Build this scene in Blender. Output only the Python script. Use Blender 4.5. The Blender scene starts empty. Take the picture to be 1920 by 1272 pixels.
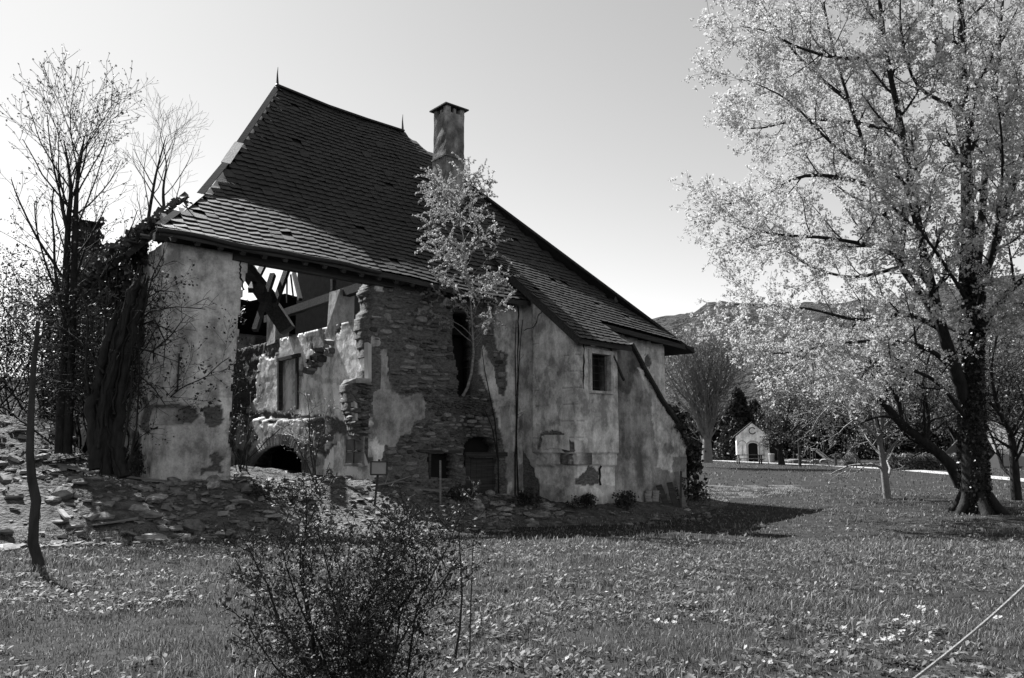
import bpy, math, random
import numpy as np
from mathutils import Vector, Matrix

SC = bpy.context.scene
COL = SC.collection

# ------------------------------------------------------------------ camera
FPX, Y0, EYE = 1464.0, 840.0, 1.6           # focal length and horizon of the 1920 x 1272 photograph
PITCH = math.atan((Y0 - 636) / FPX)
cam_d = bpy.data.cameras.new("camera")
cam_d.sensor_fit = 'HORIZONTAL'; cam_d.sensor_width = 23.6
cam_d.lens = 23.6 * FPX / 1920
cam_d.clip_start = 0.05; cam_d.clip_end = 6000
cam = bpy.data.objects.new("camera", cam_d); COL.objects.link(cam)
cam.location = (0, 0, EYE); cam.rotation_euler = (math.pi / 2 + PITCH, 0, 0)
SC.camera = cam

# ------------------------------------------------------------------ sky, sun, exposure
SUN_EL = math.radians(50.0)
SUN_AZ = math.radians(43.5)                 # left of the view direction (+Y)
world = bpy.data.worlds.new("World"); SC.world = world; world.use_nodes = True
wn = world.node_tree; wn.nodes.clear()
sky = wn.nodes.new("ShaderNodeTexSky"); sky.sky_type = 'NISHITA'; sky.sun_disc = False
sky.sun_elevation = SUN_EL; sky.sun_rotation = -SUN_AZ
sky.altitude = 500; sky.air_density = 1.0; sky.dust_density = 0.5; sky.ozone_density = 1.0
bw = wn.nodes.new("ShaderNodeRGBToBW")      # the photograph is black and white
bg = wn.nodes.new("ShaderNodeBackground"); bg.inputs[1].default_value = 0.071
wo = wn.nodes.new("ShaderNodeOutputWorld")
wn.links.new(sky.outputs[0], bw.inputs[0]); wn.links.new(bw.outputs[0], bg.inputs[0]); wn.links.new(bg.outputs[0], wo.inputs[0])
sun_d = bpy.data.lights.new("sun", 'SUN'); sun_d.energy = 5.0; sun_d.angle = math.radians(0.53); sun_d.color = (1, 1, 1)
sun = bpy.data.objects.new("sun", sun_d); COL.objects.link(sun)
SUNV = Vector((-math.sin(SUN_AZ) * math.cos(SUN_EL), math.cos(SUN_AZ) * math.cos(SUN_EL), math.sin(SUN_EL)))
sun.location = SUNV * 60
sun.rotation_euler = SUNV.to_track_quat('Z', 'Y').to_euler()
SC.view_settings.view_transform = 'Standard'; SC.view_settings.look = 'None'
SC.view_settings.exposure = 1.62; SC.view_settings.gamma = 1.0; SC.view_settings.use_curve_mapping = False
SC.render.engine = 'CYCLES'
SC.cycles.max_bounces = 6; SC.cycles.transparent_max_bounces = 6; SC.cycles.caustics_reflective = False; SC.cycles.caustics_refractive = False

# ------------------------------------------------------------------ helpers: space
fw = np.array([0, math.cos(PITCH), math.sin(PITCH)]); up = np.array([0, -math.sin(PITCH), math.cos(PITCH)])
CAMP = np.array([0, 0, EYE])
def ray(x, y): return fw * FPX + np.array([1., 0, 0]) * (x - 960) + up * (636 - y)
def at(x, y, d):                             # the world point that lies d metres ahead in the direction of a place in the photograph
    r = ray(x, y); return CAMP + r * (d / r[1])
def proj(P):
    v = np.asarray(P, float) - CAMP; d = v @ fw
    return 960 + FPX * v[..., 0] / d, 636 - FPX * (v @ up) / d
_r = ray(2700, Y0); DD = np.array([_r[0], _r[1], 0]); DD /= np.linalg.norm(DD)      # along the front wall
BB = np.array([-DD[1], DD[0], 0])                                                   # into the house
_r = ray(285, Y0); C0 = np.array([_r[0] / _r[1] * 19.0, 19.0, 0])                   # left front corner of the house
HROT = math.atan2(DD[1], DD[0])
def W(s, b, z): return C0 + np.multiply.outer(s, DD) + np.multiply.outer(b, BB) + np.multiply.outer(z, np.array([0, 0, 1.]))
def loc(P):
    v = np.asarray(P) - C0; return v @ DD, v @ BB, v[..., 2]
def onB(x, y, b):
    r = ray(x, y); t = (b - (CAMP - C0) @ BB) / (r @ BB); q = loc(CAMP + r * t); return float(q[0]), float(q[2])
def onS(x, y, s):
    r = ray(x, y); t = (s - (CAMP - C0) @ DD) / (r @ DD); q = loc(CAMP + r * t); return float(q[1]), float(q[2])

# ------------------------------------------------------------------ helpers: noise and masks
def _h(ix, iy, seed):
    n = (ix.astype(np.int64) * 374761393 + iy.astype(np.int64) * 668265263 + seed * 974711) & 0x7fffffff
    n = ((n ^ (n >> 13)) * 1274126177) & 0x7fffffff
    return ((n ^ (n >> 16)) & 0xffff) / 65535.0
def vn(x, y, seed=0):
    x = np.asarray(x, float); y = np.asarray(y, float)
    ix = np.floor(x); iy = np.floor(y); fx = x - ix; fy = y - iy
    fx = fx * fx * (3 - 2 * fx); fy = fy * fy * (3 - 2 * fy)
    a = _h(ix, iy, seed); b = _h(ix + 1, iy, seed); c = _h(ix, iy + 1, seed); d = _h(ix + 1, iy + 1, seed)
    return (a * (1 - fx) + b * fx) * (1 - fy) + (c * (1 - fx) + d * fx) * fy
def fbm(x, y, seed=0, o=4):
    t = 0; a = .5; s = 0
    for k in range(o):
        t = t + a * vn(np.asarray(x) * 2 ** k, np.asarray(y) * 2 ** k, seed + k * 17); s += a; a *= .5
    return t / s
def inpoly(x, y, poly):
    r = np.zeros(np.shape(x), bool); n = len(poly)
    for i in range(n):
        x0, y0 = poly[i]; x1, y1 = poly[i - 1]
        c = ((y0 > y) != (y1 > y))
        with np.errstate(divide='ignore', invalid='ignore'):
            c &= x < (x1 - x0) * (y - y0) / (y1 - y0 + 1e-12) + x0
        r ^= c
    return r
def sm(a, b, x):
    t = np.clip((np.asarray(x, float) - a) / (b - a), 0, 1); return t * t * (3 - 2 * t)

# ------------------------------------------------------------------ helpers: materials (all grey: a black and white photograph)
KALB = .62                                    # exposure is set for the dark walls: base colours scaled to it
def mat(name, lo, hi, rough=.8, scale=6, bump=.3, bscale=None, spec=.3, trans=0, stretch=(1, 1, 1), attr=None, rand=0, detail=6, bdist=.02):
    lo *= KALB; hi *= KALB
    m = bpy.data.materials.new(name); m.use_nodes = True; t = m.node_tree; N = t.nodes; L = t.links
    p = N["Principled BSDF"]; p.inputs["Roughness"].default_value = rough; p.inputs["Specular IOR Level"].default_value = spec
    tc = N.new("ShaderNodeTexCoord"); mp = N.new("ShaderNodeMapping"); mp.inputs["Scale"].default_value = stretch
    L.new(tc.outputs["Object"], mp.inputs[0])
    nz = N.new("ShaderNodeTexNoise"); nz.inputs["Scale"].default_value = scale; nz.inputs["Detail"].default_value = detail; nz.inputs["Roughness"].default_value = .62
    L.new(mp.outputs[0], nz.inputs["Vector"])
    rp = N.new("ShaderNodeMapRange"); rp.inputs[1].default_value = .3; rp.inputs[2].default_value = .7; rp.inputs[3].default_value = lo; rp.inputs[4].default_value = hi
    L.new(nz.outputs[0], rp.inputs[0]); v = rp.outputs[0]
    if rand:
        oi = N.new("ShaderNodeObjectInfo"); mr = N.new("ShaderNodeMapRange"); mr.inputs[3].default_value = 1 - rand; mr.inputs[4].default_value = 1 + rand
        L.new(oi.outputs["Random"], mr.inputs[0]); mu = N.new("ShaderNodeMath"); mu.operation = 'MULTIPLY'; L.new(v, mu.inputs[0]); L.new(mr.outputs[0], mu.inputs[1]); v = mu.outputs[0]
    if attr:
        at_ = N.new("ShaderNodeAttribute"); at_.attribute_name = attr; mu = N.new("ShaderNodeMath"); mu.operation = 'MULTIPLY'
        L.new(v, mu.inputs[0]); L.new(at_.outputs["Fac"], mu.inputs[1]); v = mu.outputs[0]
    L.new(v, p.inputs["Base Color"])
    if bump:
        nb = N.new("ShaderNodeTexNoise"); nb.inputs["Scale"].default_value = bscale or scale * 4; nb.inputs["Detail"].default_value = 5
        L.new(mp.outputs[0], nb.inputs["Vector"]); bp = N.new("ShaderNodeBump"); bp.inputs["Strength"].default_value = bump; bp.inputs["Distance"].default_value = bdist
        L.new(nb.outputs[0], bp.inputs["Height"]); L.new(bp.outputs[0], p.inputs["Normal"])
    if trans:
        tr = N.new("ShaderNodeBsdfTranslucent"); mx = N.new("ShaderNodeMixShader"); mx.inputs[0].default_value = trans
        L.new(v, tr.inputs[0]); L.new(p.outputs[0], mx.inputs[1]); L.new(tr.outputs[0], mx.inputs[2])
        L.new(mx.outputs[0], N["Material Output"].inputs[0])
    return m

def wall_mat(name, plo=.22, phi=.40, slo=.07, shi=.28):
    """lime plaster where the attribute 'plaster' is 1, rubble and mortar where it is 0; 'tone' carries repairs, soot and old paint"""
    plo, phi, slo, shi = plo * 1.3, phi * 1.75, slo * KALB, shi * KALB
    m = bpy.data.materials.new(name); m.use_nodes = True; t = m.node_tree; N = t.nodes; L = t.links
    p = N["Principled BSDF"]; p.inputs["Roughness"].default_value = .92; p.inputs["Specular IOR Level"].default_value = .12
    tc = N.new("ShaderNodeTexCoord")
    def noise(sc, det, stretch=(1, 1, 1), rg=.6):
        mp = N.new("ShaderNodeMapping"); mp.inputs["Scale"].default_value = stretch; L.new(tc.outputs["Object"], mp.inputs[0])
        n = N.new("ShaderNodeTexNoise"); n.inputs["Scale"].default_value = sc; n.inputs["Detail"].default_value = det; n.inputs["Roughness"].default_value = rg
        L.new(mp.outputs[0], n.inputs["Vector"]); return n.outputs[0]
    def rng(v, a, b, lo, hi):
        r = N.new("ShaderNodeMapRange"); r.inputs[1].default_value = a; r.inputs[2].default_value = b; r.inputs[3].default_value = lo; r.inputs[4].default_value = hi
        L.new(v, r.inputs[0]); return r.outputs[0]
    def mth(op, a, b):
        q = N.new("ShaderNodeMath"); q.operation = op
        for i, v in enumerate((a, b)):
            if isinstance(v, (int, float)): q.inputs[i].default_value = v
            else: L.new(v, q.inputs[i])
        return q.outputs[0]
    big = rng(noise(1.3, 9, (1, 1, .8), .74), .40, .60, plo * .85, phi)
    streak = rng(noise(5, 4, (1, 1, .10)), .35, .62, .84, 1.04)
    speck = rng(noise(26, 5), .34, .44, .72, 1.0)
    blot = rng(noise(3.2, 6, (1, 1, 1), .7), .30, .42, .68, 1.0)
    pl = mth('MULTIPLY', mth('MULTIPLY', mth('MULTIPLY', big, streak), speck), blot)
    st = rng(noise(9, 8, (1, 1, 2.2), .7), .33, .68, slo, shi)
    ap = N.new("ShaderNodeAttribute"); ap.attribute_name = "plaster"
    at_ = N.new("ShaderNodeAttribute"); at_.attribute_name = "tone"
    mx = N.new("ShaderNodeMix"); mx.data_type = 'FLOAT'; L.new(ap.outputs["Fac"], mx.inputs[0]); L.new(st, mx.inputs[2]); L.new(pl, mx.inputs[3])
    L.new(mth('MULTIPLY', mx.outputs[0], at_.outputs["Fac"]), p.inputs["Base Color"])
    bm = N.new("ShaderNodeMix"); bm.data_type = 'FLOAT'; L.new(ap.outputs["Fac"], bm.inputs[0]); L.new(noise(7, 8, (1, 1, 2), .7), bm.inputs[2])
    pb = mth('MULTIPLY', noise(9, 7), .35); L.new(pb, bm.inputs[3])
    bp = N.new("ShaderNodeBump"); bp.inputs["Strength"].default_value = .7; bp.inputs["Distance"].default_value = .05
    L.new(bm.outputs[0], bp.inputs["Height"]); L.new(bp.outputs[0], p.inputs["Normal"])
    return m

M = dict(
    wall=wall_mat("old_wall"),
    cement=wall_mat("patched_plaster", .22, .40),
    stone=mat("rubble_stone", .11, .32, .85, 5, .6, 18, .2, rand=.75),
    rubble=mat("rubble_pale", .14, .5, .9, 4, .6, 20, .2, rand=.45),
    slate=mat("slate_shingle", .008, .040, .62, 5, .4, 30, .36, rand=.55),
    deck=mat("roof_boards", .015, .035, .95, 5, .3, spec=.05),
    timber=mat("old_timber", .03, .10, .85, 3, .6, 12, .2, stretch=(.3, 6, 6)),
    paletimber=mat("pale_timber", .16, .34, .8, 3, .5, 12, .25, stretch=(.3, 6, 6)),
    lead=mat("sheet_metal", .05, .10, .5, 5, .2, 20, .5),
    iron=mat("iron", .02, .05, .6, 12, .2, 30, .4),
    chimney=wall_mat("chimney_plaster", .10, .22, .04, .1),
    brick=mat("brick", .26, .46, .9, 8, .5, 25, .15, rand=.25),
    bark=mat("bark_dark", .015, .05, .9, 9, 1.0, 30, .15, stretch=(1, 1, .3)),
    bark2=mat("bark_grey", .03, .085, .9, 6, .8, 18, .15, stretch=(1, 1, .3)),
    twig=mat("pale_twig", .2, .34, .8, 6, .3, 18, .2),
    birch=mat("birch_bark", .15, .5, .8, 5, .4, 14, .2, stretch=(1, 1, 3)),
    blossom=mat("maple_blossom", .60, .86, .8, 3, 0, spec=.15, trans=.45),
    leafpale=mat("pale_spring_leaf", .35, .6, .6, 3, 0, spec=.4, trans=.35),
    leafmid=mat("mid_leaf", .08, .18, .5, 3, 0, spec=.45, trans=.3),
    leafdark=mat("dark_leaf", .025, .07, .6, 3, 0, spec=.25, trans=.15),
    ivy=mat("ivy_leaf", .02, .05, .42, 3, 0, spec=.45, trans=.05),
    grass=mat("grass_blade", .11, .22, .5, 1.2, 0, spec=.25, trans=.4, attr="tone"),
    weed=mat("weed_leaf", .10, .20, .6, 2, 0, spec=.2, trans=.3, attr="tone"),
    soil=mat("lawn_ground", .016, .05, .95, 1.6, .8, 9, .1, bdist=.06),
    mound=mat("rubble_earth", .06, .24, .95, 3.5, 1.0, 12, .1, bdist=.16),
    path=mat("gravel_path", .34, .5, .95, 3, .3, 40, .1),
    hill=mat("forest_hill", .025, .11, .95, .09, 1.0, .22, .05, bdist=9),
    white=mat("white_paint", .62, .75, .7, 4, .1, 20, .3),
    chapel=wall_mat("chapel_plaster", .50, .66, .2, .3),
    canvas=mat("tent_canvas", .38, .45, .7, 2, .1, 6, .2),
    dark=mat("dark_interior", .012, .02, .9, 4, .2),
    flower=mat("white_petal", .7, .85, .6, 3, 0, spec=.2, trans=.3),
    rope=mat("rope", .2, .42, .8, 40, .5, 120, .2),
    board=mat("sign_board", .32, .46, .6, 3, .1, 20, .3),
    glass=mat("dusty_glass", .18, .30, .25, 4, .1, 12, .5),
)

# ------------------------------------------------------------------ helpers: meshes and objects
def link(o, parent=None):
    COL.objects.link(o)
    if parent is not None: o.parent = parent
    return o
def tag(o, label=None, cat=None, group=None, kind=None):
    if label: o["label"] = label
    if cat: o["category"] = cat
    if group: o["group"] = group
    if kind: o["kind"] = kind
    return o
def empty(name, p=(0, 0, 0), rz=0, parent=None):
    o = bpy.data.objects.new(name, None); o.location = p; o.rotation_euler = (0, 0, rz); o.empty_display_size = .2
    return link(o, parent)
def np_mesh(name, V, Fs, m, smooth=False, attrs=None):
    """V (n,3); Fs: list of (k,corners) index arrays"""
    me = bpy.data.meshes.new(name); V = np.asarray(V, np.float32)
    me.vertices.add(len(V)); me.vertices.foreach_set("co", V.ravel())
    Fs = [np.asarray(f, np.int32) for f in Fs if len(f)]
    nl = sum(f.size for f in Fs); npoly = sum(len(f) for f in Fs)
    me.loops.add(nl); me.loops.foreach_set("vertex_index", np.concatenate([f.ravel() for f in Fs]))
    ls = []; st = 0
    for f in Fs:
        k = f.shape[1]; ls.append(st + np.arange(len(f), dtype=np.int32) * k); st += f.size
    me.polygons.add(npoly); me.polygons.foreach_set("loop_start", np.concatenate(ls))
    if smooth: me.polygons.foreach_set("use_smooth", np.ones(npoly, bool))
    for k, v in (attrs or {}).items():
        a = me.attributes.new(k, 'FLOAT', 'POINT'); a.data.foreach_set("value", np.asarray(v, np.float32))
    me.update(calc_edges=True); me.validate()
    if m: me.materials.append(m)
    return me
class MB:
    def __init__(s): s.v = []; s.f = []
    def add(s, V, Fc):
        o = len(s.v); s.v += [tuple(map(float, p)) for p in V]; s.f += [tuple(i + o for i in f) for f in Fc]; return s
    def box(s, c, size, R=None, jit=0, rnd=None):
        hx, hy, hz = [k / 2 for k in size]
        P = [Vector((x, y, z)) for z in (-hz, hz) for x, y in ((-hx, -hy), (hx, -hy), (hx, hy), (-hx, hy))]
        if jit: P = [p + Vector((rnd.uniform(-jit, jit), rnd.uniform(-jit, jit), rnd.uniform(-jit, jit))) for p in P]
        if R is not None: P = [R @ p for p in P]
        c = Vector(c); return s.add([p + c for p in P], [(3, 2, 1, 0), (4, 5, 6, 7), (0, 1, 5, 4), (1, 2, 6, 5), (2, 3, 7, 6), (3, 0, 4, 7)])
    def bar(s, a, b, w, h=None, upv=(0, 0, 1)):
        a = Vector(a); b = Vector(b); h = h or w; d = (b - a); L = d.length; d.normalize()
        u = Vector(upv)
        if abs(d.dot(u)) > .97: u = Vector((0, 1, 0))
        x = d.cross(u).normalized(); y = x.cross(d).normalized()
        R = Matrix((d, x, y)).transposed()
        return s.box((a + b) / 2, (L, w, h), R)
    def tube(s, pts, rad, n=6, cap=True):
        pts = [Vector(p) for p in pts]
        if not hasattr(rad, '__len__'): rad = [rad] * len(pts)
        ref = None; V = []
        for i, p in enumerate(pts):
            d = (pts[min(i + 1, len(pts) - 1)] - pts[max(i - 1, 0)]).normalized()
            if ref is None: ref = Vector((0, 0, 1)) if abs(d.z) < .9 else Vector((1, 0, 0))
            x = d.cross(ref)
            if x.length < 1e-4: x = d.cross(Vector((0, 1, .1)))
            x.normalize(); y = d.cross(x).normalized()
            V += [p + (x * math.cos(2 * math.pi * k / n) + y * math.sin(2 * math.pi * k / n)) * rad[i] for k in range(n)]
        Fc = [(i * n + k, i * n + (k + 1) % n, (i + 1) * n + (k + 1) % n, (i + 1) * n + k) for i in range(len(pts) - 1) for k in range(n)]
        if cap: Fc += [tuple(range(n - 1, -1, -1)), tuple((len(pts) - 1) * n + k for k in range(n))]
        return s.add(V, Fc)
    def prism(s, poly, off):                 # closed planar loop and its copy moved by off
        n = len(poly); off = Vector(off); P = [Vector(p) for p in poly]
        return s.add(P + [p + off for p in P], [tuple(range(n)), tuple(range(2 * n - 1, n - 1, -1))] + [(i, n + i, n + (i + 1) % n, (i + 1) % n) for i in range(n)])
    def build(s, name, m, parent=None, smooth=False):
        me = bpy.data.meshes.new(name); me.from_pydata(s.v, [], s.f); me.update()
        if m: me.materials.append(m)
        if smooth: me.polygons.foreach_set("use_smooth", np.ones(len(me.polygons), bool))
        for a in ("plaster", "tone"):
            if m and m.name in ("old_wall", "patched_plaster", "chimney_plaster", "chapel_plaster"):
                k = me.attributes.new(a, 'FLOAT', 'POINT'); k.data.foreach_set("value", np.ones(len(me.vertices), np.float32))
        return link(bpy.data.objects.new(name, me), parent)
def arc(cx, cz, rx, rz, a0, a1, n): return [(cx + rx * math.cos(a0 + (a1 - a0) * i / n), cz + rz * math.sin(a0 + (a1 - a0) * i / n)) for i in range(n + 1)]

# ------------------------------------------------------------------ ground
def gz(x, y):
    x = np.asarray(x, float); y = np.asarray(y, float)
    return -.64 * np.exp(-((x - 5) / 12.5) ** 2 - ((y - 22.5) / 9.5) ** 2) + .27 * sm(38, 72, y) + .05 * (fbm(x * .35, y * .35, 5, 3) - .5)
def hs(s): return np.interp(s, [-30, -14, -8, -4, 0, 2, 6, 7.5, 9.5, 11, 12.5, 14, 15.5, 17.5, 19, 20], [.3, .8, 1.0, 1.0, .95, 1.0, 1.0, .8, .55, .5, .62, .75, .7, .45, .2, 0])
def mound(x, y):                             # height of the rubble heap above the lawn
    s, b, _ = loc(np.stack([x, y, np.zeros_like(x)], -1))
    edge = np.interp(s, [-20, -6, 0, 3, 7, 10, 12, 14, 18, 20], [5.5, 5.0, 4.1, 4.3, 4.2, 4.4, 5.0, 5.0, 4.2, 3.4]) + 1.3 * (fbm(s * .8, b * .4, 9, 3) - .5)
    t = sm(-edge, -.6, b)
    h = hs(s) * t + np.where(s < .3, sm(0, 6, b) * 1.5 * sm(.3, -1.5, s), 0)
    h = h + t * (.30 * (fbm(s * 1.3, b * 1.3, 3, 4) - .5) + .10 * (fbm(s * 5, b * 5, 4, 2) - .5))
    return h * sm(20.5, 18, s) - .12 * (1 - sm(0, .12, t))
def axis(fine0, fine1, step, lo, hi, grow=1.18):
    a = list(np.arange(fine0, fine1, step)); d = step
    while a[-1] < hi: d *= grow; a.append(a[-1] + d)
    b = [a[0]]; d = step
    while b[-1] > lo: d *= grow; b.append(b[-1] - d)
    return np.array(b[:0:-1] + a)
def grid_obj(name, X, Y, Z, m, smooth=True, keep=None):
    nx, ny = X.shape; V = np.stack([X, Y, Z], -1).reshape(-1, 3)
    i = np.arange(nx * ny).reshape(nx, ny); q = np.stack([i[:-1, :-1], i[1:, :-1], i[1:, 1:], i[:-1, 1:]], -1)
    if keep is not None: q = q[keep]
    return link(bpy.data.objects.new(name, np_mesh(name, V, [q.reshape(-1, 4)], m, smooth)))
xs = axis(-24, 30, .5, -2500, 2500); ys = axis(1, 50, .5, -300, 3000)
X, Y = np.meshgrid(xs, ys, indexing='ij')
tag(grid_obj("lawn_ground", X, Y, gz(X, Y), M["soil"]), kind="structure")
xs = np.arange(-25, 13, .13); ys = np.arange(10, 36, .13)
X, Y = np.meshgrid(xs, ys, indexing='ij'); Hm = mound(X, Y)
kp = (Hm[:-1, :-1] > -.1) & (loc(np.stack([X, Y, X * 0], -1))[1][:-1, :-1] < 12.8)
tag(grid_obj("rubble_mound", X, Y, gz(X, Y) + Hm, M["mound"], True, kp), kind="structure")
def ground(x, y):
    x = np.atleast_1d(np.asarray(x, float)); y = np.atleast_1d(np.asarray(y, float)); return gz(x, y) + np.maximum(mound(x, y), 0)
def G(x, y): return Vector((x, y, float(ground(x, y)[0])))
def on_ground(px, py, d0=8., d1=120.):       # where the sight line through a place in the photograph meets the ground
    r = ray(px, py); d = np.linspace(d0, d1, 500); P = CAMP + np.multiply.outer(d / r[1], r)
    g = P[:, 2] - ground(P[:, 0], P[:, 1]); k = int(np.argmax(g < 0)) if (g < 0).any() else len(d) - 1
    if k > 0:
        dd = d[k - 1] + (d[k] - d[k - 1]) * g[k - 1] / (g[k - 1] - g[k] + 1e-9); P = CAMP + np.multiply.outer(np.array([dd]) / r[1], r); k = 0
    return Vector((P[k, 0], P[k, 1], float(ground(P[k, 0], P[k, 1])[0])))

# path in front of the chapel
pc = [on_ground(1180, 861), on_ground(1300, 862), on_ground(1420, 868), on_ground(1560, 874), on_ground(1700, 882), on_ground(1850, 895), on_ground(1960, 905)]
V = []
for i, p in enumerate(pc):
    q = pc[min(i + 1, len(pc) - 1)] - pc[max(i - 1, 0)]; q.z = 0; q.normalize(); n = Vector((-q.y, q.x, 0))
    V += [p + n * .9 + Vector((0, 0, .03)), p - n * .9 + Vector((0, 0, .03))]
mb = MB(); mb.add(V, [(2 * i, 2 * i + 1, 2 * i + 3, 2 * i + 2) for i in range(len(pc) - 1)])
tag(mb.build("gravel_path", M["path"]), kind="structure")

# hill
ang = np.linspace(math.radians(-75), math.radians(75), 300); rr = np.linspace(0, 1, 50)
A, T = np.meshgrid(ang, rr, indexing='ij'); dist = 420 + 520 * T
px = 960 + FPX * np.tan(np.clip(A, -1.2, 1.2))
top = np.interp(px, [-4000, -200, 300, 900, 1150, 1225, 1290, 1340, 1400, 1600, 1800, 2000, 2600, 6000], [60, 60, 66, 80, 95, 133, 141, 148, 148, 140, 148, 155, 140, 90]) * 1.0
Z = top * np.sin(np.clip(T * 1.25, 0, 1) * math.pi / 2) ** 1.1 * (.93 + .10 * fbm(A * 26, T * 5, 31, 3)) + 6 * (fbm(A * 300, T * 60, 32, 2) - .5)
Z = np.where(T < .02, -3, Z)
tag(grid_obj("forest_hill", dist * np.sin(A), dist * np.cos(A), Z, M["hill"]), kind="structure")

# ================================================================== the ruined house
house = empty("ruined_house", C0, HROT)
tag(house, "large ruined stone house with steep slate roof, torn-open front wall and tall chimney", "house")
# local frame: x along the front wall (s), y into the house (b), z up

def wall(name, frame, u0, u1, v0, v1, res, keep, disp, plaster, tone, thick, m, parent=house, back=True):
    """a masonry wall as a relief: frame maps (u, v, out) to local coordinates"""
    us = np.arange(u0, u1 + res * .5, res); vs = np.arange(v0, v1 + res * .5, res)
    U, Vv = np.meshgrid(us, vs, indexing='ij')
    L0 = frame(U, Vv, np.zeros_like(U)); PX, PY = proj(W(L0[..., 0], L0[..., 1], L0[..., 2]))
    jx = PX + 7 * (fbm(U * 2.2, Vv * 2.2, 41, 3) - .5) + 4 * (vn(U * 9, Vv * 9, 42) - .5)
    jy = PY + 7 * (fbm(U * 2.2, Vv * 2.2, 43, 3) - .5) + 4 * (vn(U * 9, Vv * 9, 44) - .5)
    Kv = keep(U, Vv, jx, jy); K = Kv[:-1, :-1] & Kv[1:, 1:] & Kv[1:, :-1] & Kv[:-1, 1:]
    pl = plaster(U, Vv, jx, jy).astype(float); tn = tone(U, Vv, jx, jy, pl)
    dp = disp(U, Vv, PX, PY, pl)
    Fv = frame(U, Vv, dp).reshape(-1, 3); Bv = frame(U, Vv, -thick + .12 * (fbm(U * 2, Vv * 2, 77, 3) - .5)).reshape(-1, 3)
    n = U.size; i = np.arange(n).reshape(U.shape)
    q = np.stack([i[:-1, :-1], i[1:, :-1], i[1:, 1:], i[:-1, 1:]], -1)
    f = [q[K]]
    if back: f.append(q[K][:, ::-1] + n)
    P = np.zeros((K.shape[0] + 2, K.shape[1] + 2), bool); P[1:-1, 1:-1] = K
    for dx, dy, c in ((-1, 0, (0, 3)), (1, 0, (2, 1)), (0, -1, (1, 0)), (0, 1, (3, 2))):
        e = K & ~P[1 + dx:P.shape[0] - 1 + dx, 1 + dy:P.shape[1] - 1 + dy]
        a = q[e][:, c[0]]; b = q[e][:, c[1]]
        f.append(np.stack([a, b, b + n, a + n], -1))
    allf = np.concatenate(f); used, inv = np.unique(allf, return_inverse=True); allf = inv.reshape(allf.shape)
    V = np.concatenate([Fv, Bv])[used]
    at_p = np.concatenate([pl.ravel(), np.zeros(n)])[used]; at_t = np.concatenate([tn.ravel(), np.ones(n)])[used]
    # faces wind outwards for frames with right-handed (u, v, out)
    me = np_mesh(name, V, [allf], m, False, dict(plaster=at_p, tone=at_t))
    return link(bpy.data.objects.new(name, me), parent)
def frB(b0): return lambda u, v, o: np.stack([u, b0 - o, v], -1)
def frS(s0): return lambda u, v, o: np.stack([s0 - o, u, v], -1)
def rough(U, V, a=.05): return a * (fbm(U * 3, V * 4.5, 51, 4) - .5) + .05 * (fbm(U * .6, V * .6, 52, 2) - .5)

HOLE = [(463, 440), (464, 505), (455, 545), (452, 580), (447, 620), (443, 660), (437, 700), (434, 750), (431, 790), (430, 830), (437, 850), (432, 878), (440, 990),
        (735, 990), (700, 905), (690, 870), (678, 838), (672, 800), (664, 770), (661, 745), (657, 722), (664, 714), (688, 713), (692, 700), (690, 640), (684, 610), (686, 590), (697, 575), (690, 545), (700, 525), (712, 515), (712, 440)]
CREV = [(852, 585), (884, 588), (892, 600), (893, 738), (862, 744), (858, 700), (851, 640)]
DOOR1 = [(805, 852), (852, 850), (852, 895), (805, 897)]
DOOR2 = [(872, 858), (934, 862), (934, 960), (872, 960)]
NICH2 = [(870, 852), (872, 834), (882, 824), (900, 820), (922, 824), (932, 838), (934, 856)]
PA = [(712, 660), (722, 655), (727, 690), (729, 720), (735, 735), (760, 745), (790, 738), (797, 760), (795, 785), (775, 790), (770, 812), (752, 815), (738, 840), (720, 835), (705, 830), (700, 800), (697, 770), (700, 740), (712, 725)]
PB = [(692, 822), (718, 815), (719, 848), (712, 872), (700, 868), (690, 835)]
PC = [(928, 570), (990, 570), (990, 960), (950, 960), (948, 850), (936, 800), (916, 740), (899, 695), (901, 648), (912, 662), (925, 690), (934, 738), (945, 742), (951, 720), (946, 690), (953, 664), (930, 656), (925, 625)]
PD = [(700, 520), (712, 516), (722, 530), (716, 550), (704, 545)]
def keepA(U, V, x, y):
    k = ~inpoly(x, y, HOLE) & ~inpoly(x, y, CREV) & ~inpoly(x, y, NICH2) & (V < 6.72)
    return k & ~inpoly(x, y, DOOR1) & ~inpoly(x, y, DOOR2)
LEFTX = [(276, 762), (330, 757), (372, 766), (374, 782), (360, 796), (300, 797), (276, 797)]
LEFTX2 = [(380, 764), (412, 758), (418, 790), (398, 802), (384, 796)]
LEFTX3 = [(390, 850), (402, 846), (410, 858), (420, 862), (412, 874), (420, 886), (386, 886), (376, 890), (378, 876), (398, 872)]
def plA(U, V, x, y):
    left = (U < 3.2) & ~inpoly(x, y, LEFTX) & ~inpoly(x, y, LEFTX2) & ~inpoly(x, y, LEFTX3)
    d = np.where(inpoly(x, y, HOLE[:12] + [(446, 990), (444, 440)]), 0, 1)
    return left | inpoly(x, y, PA) | inpoly(x, y, PB) | inpoly(x, y, PC) | inpoly(x, y, PD)
LEFTREP = [(285, 640), (345, 690), (370, 720), (380, 735), (420, 745), (432, 720), (432, 800), (276, 800), (276, 700)]
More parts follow.
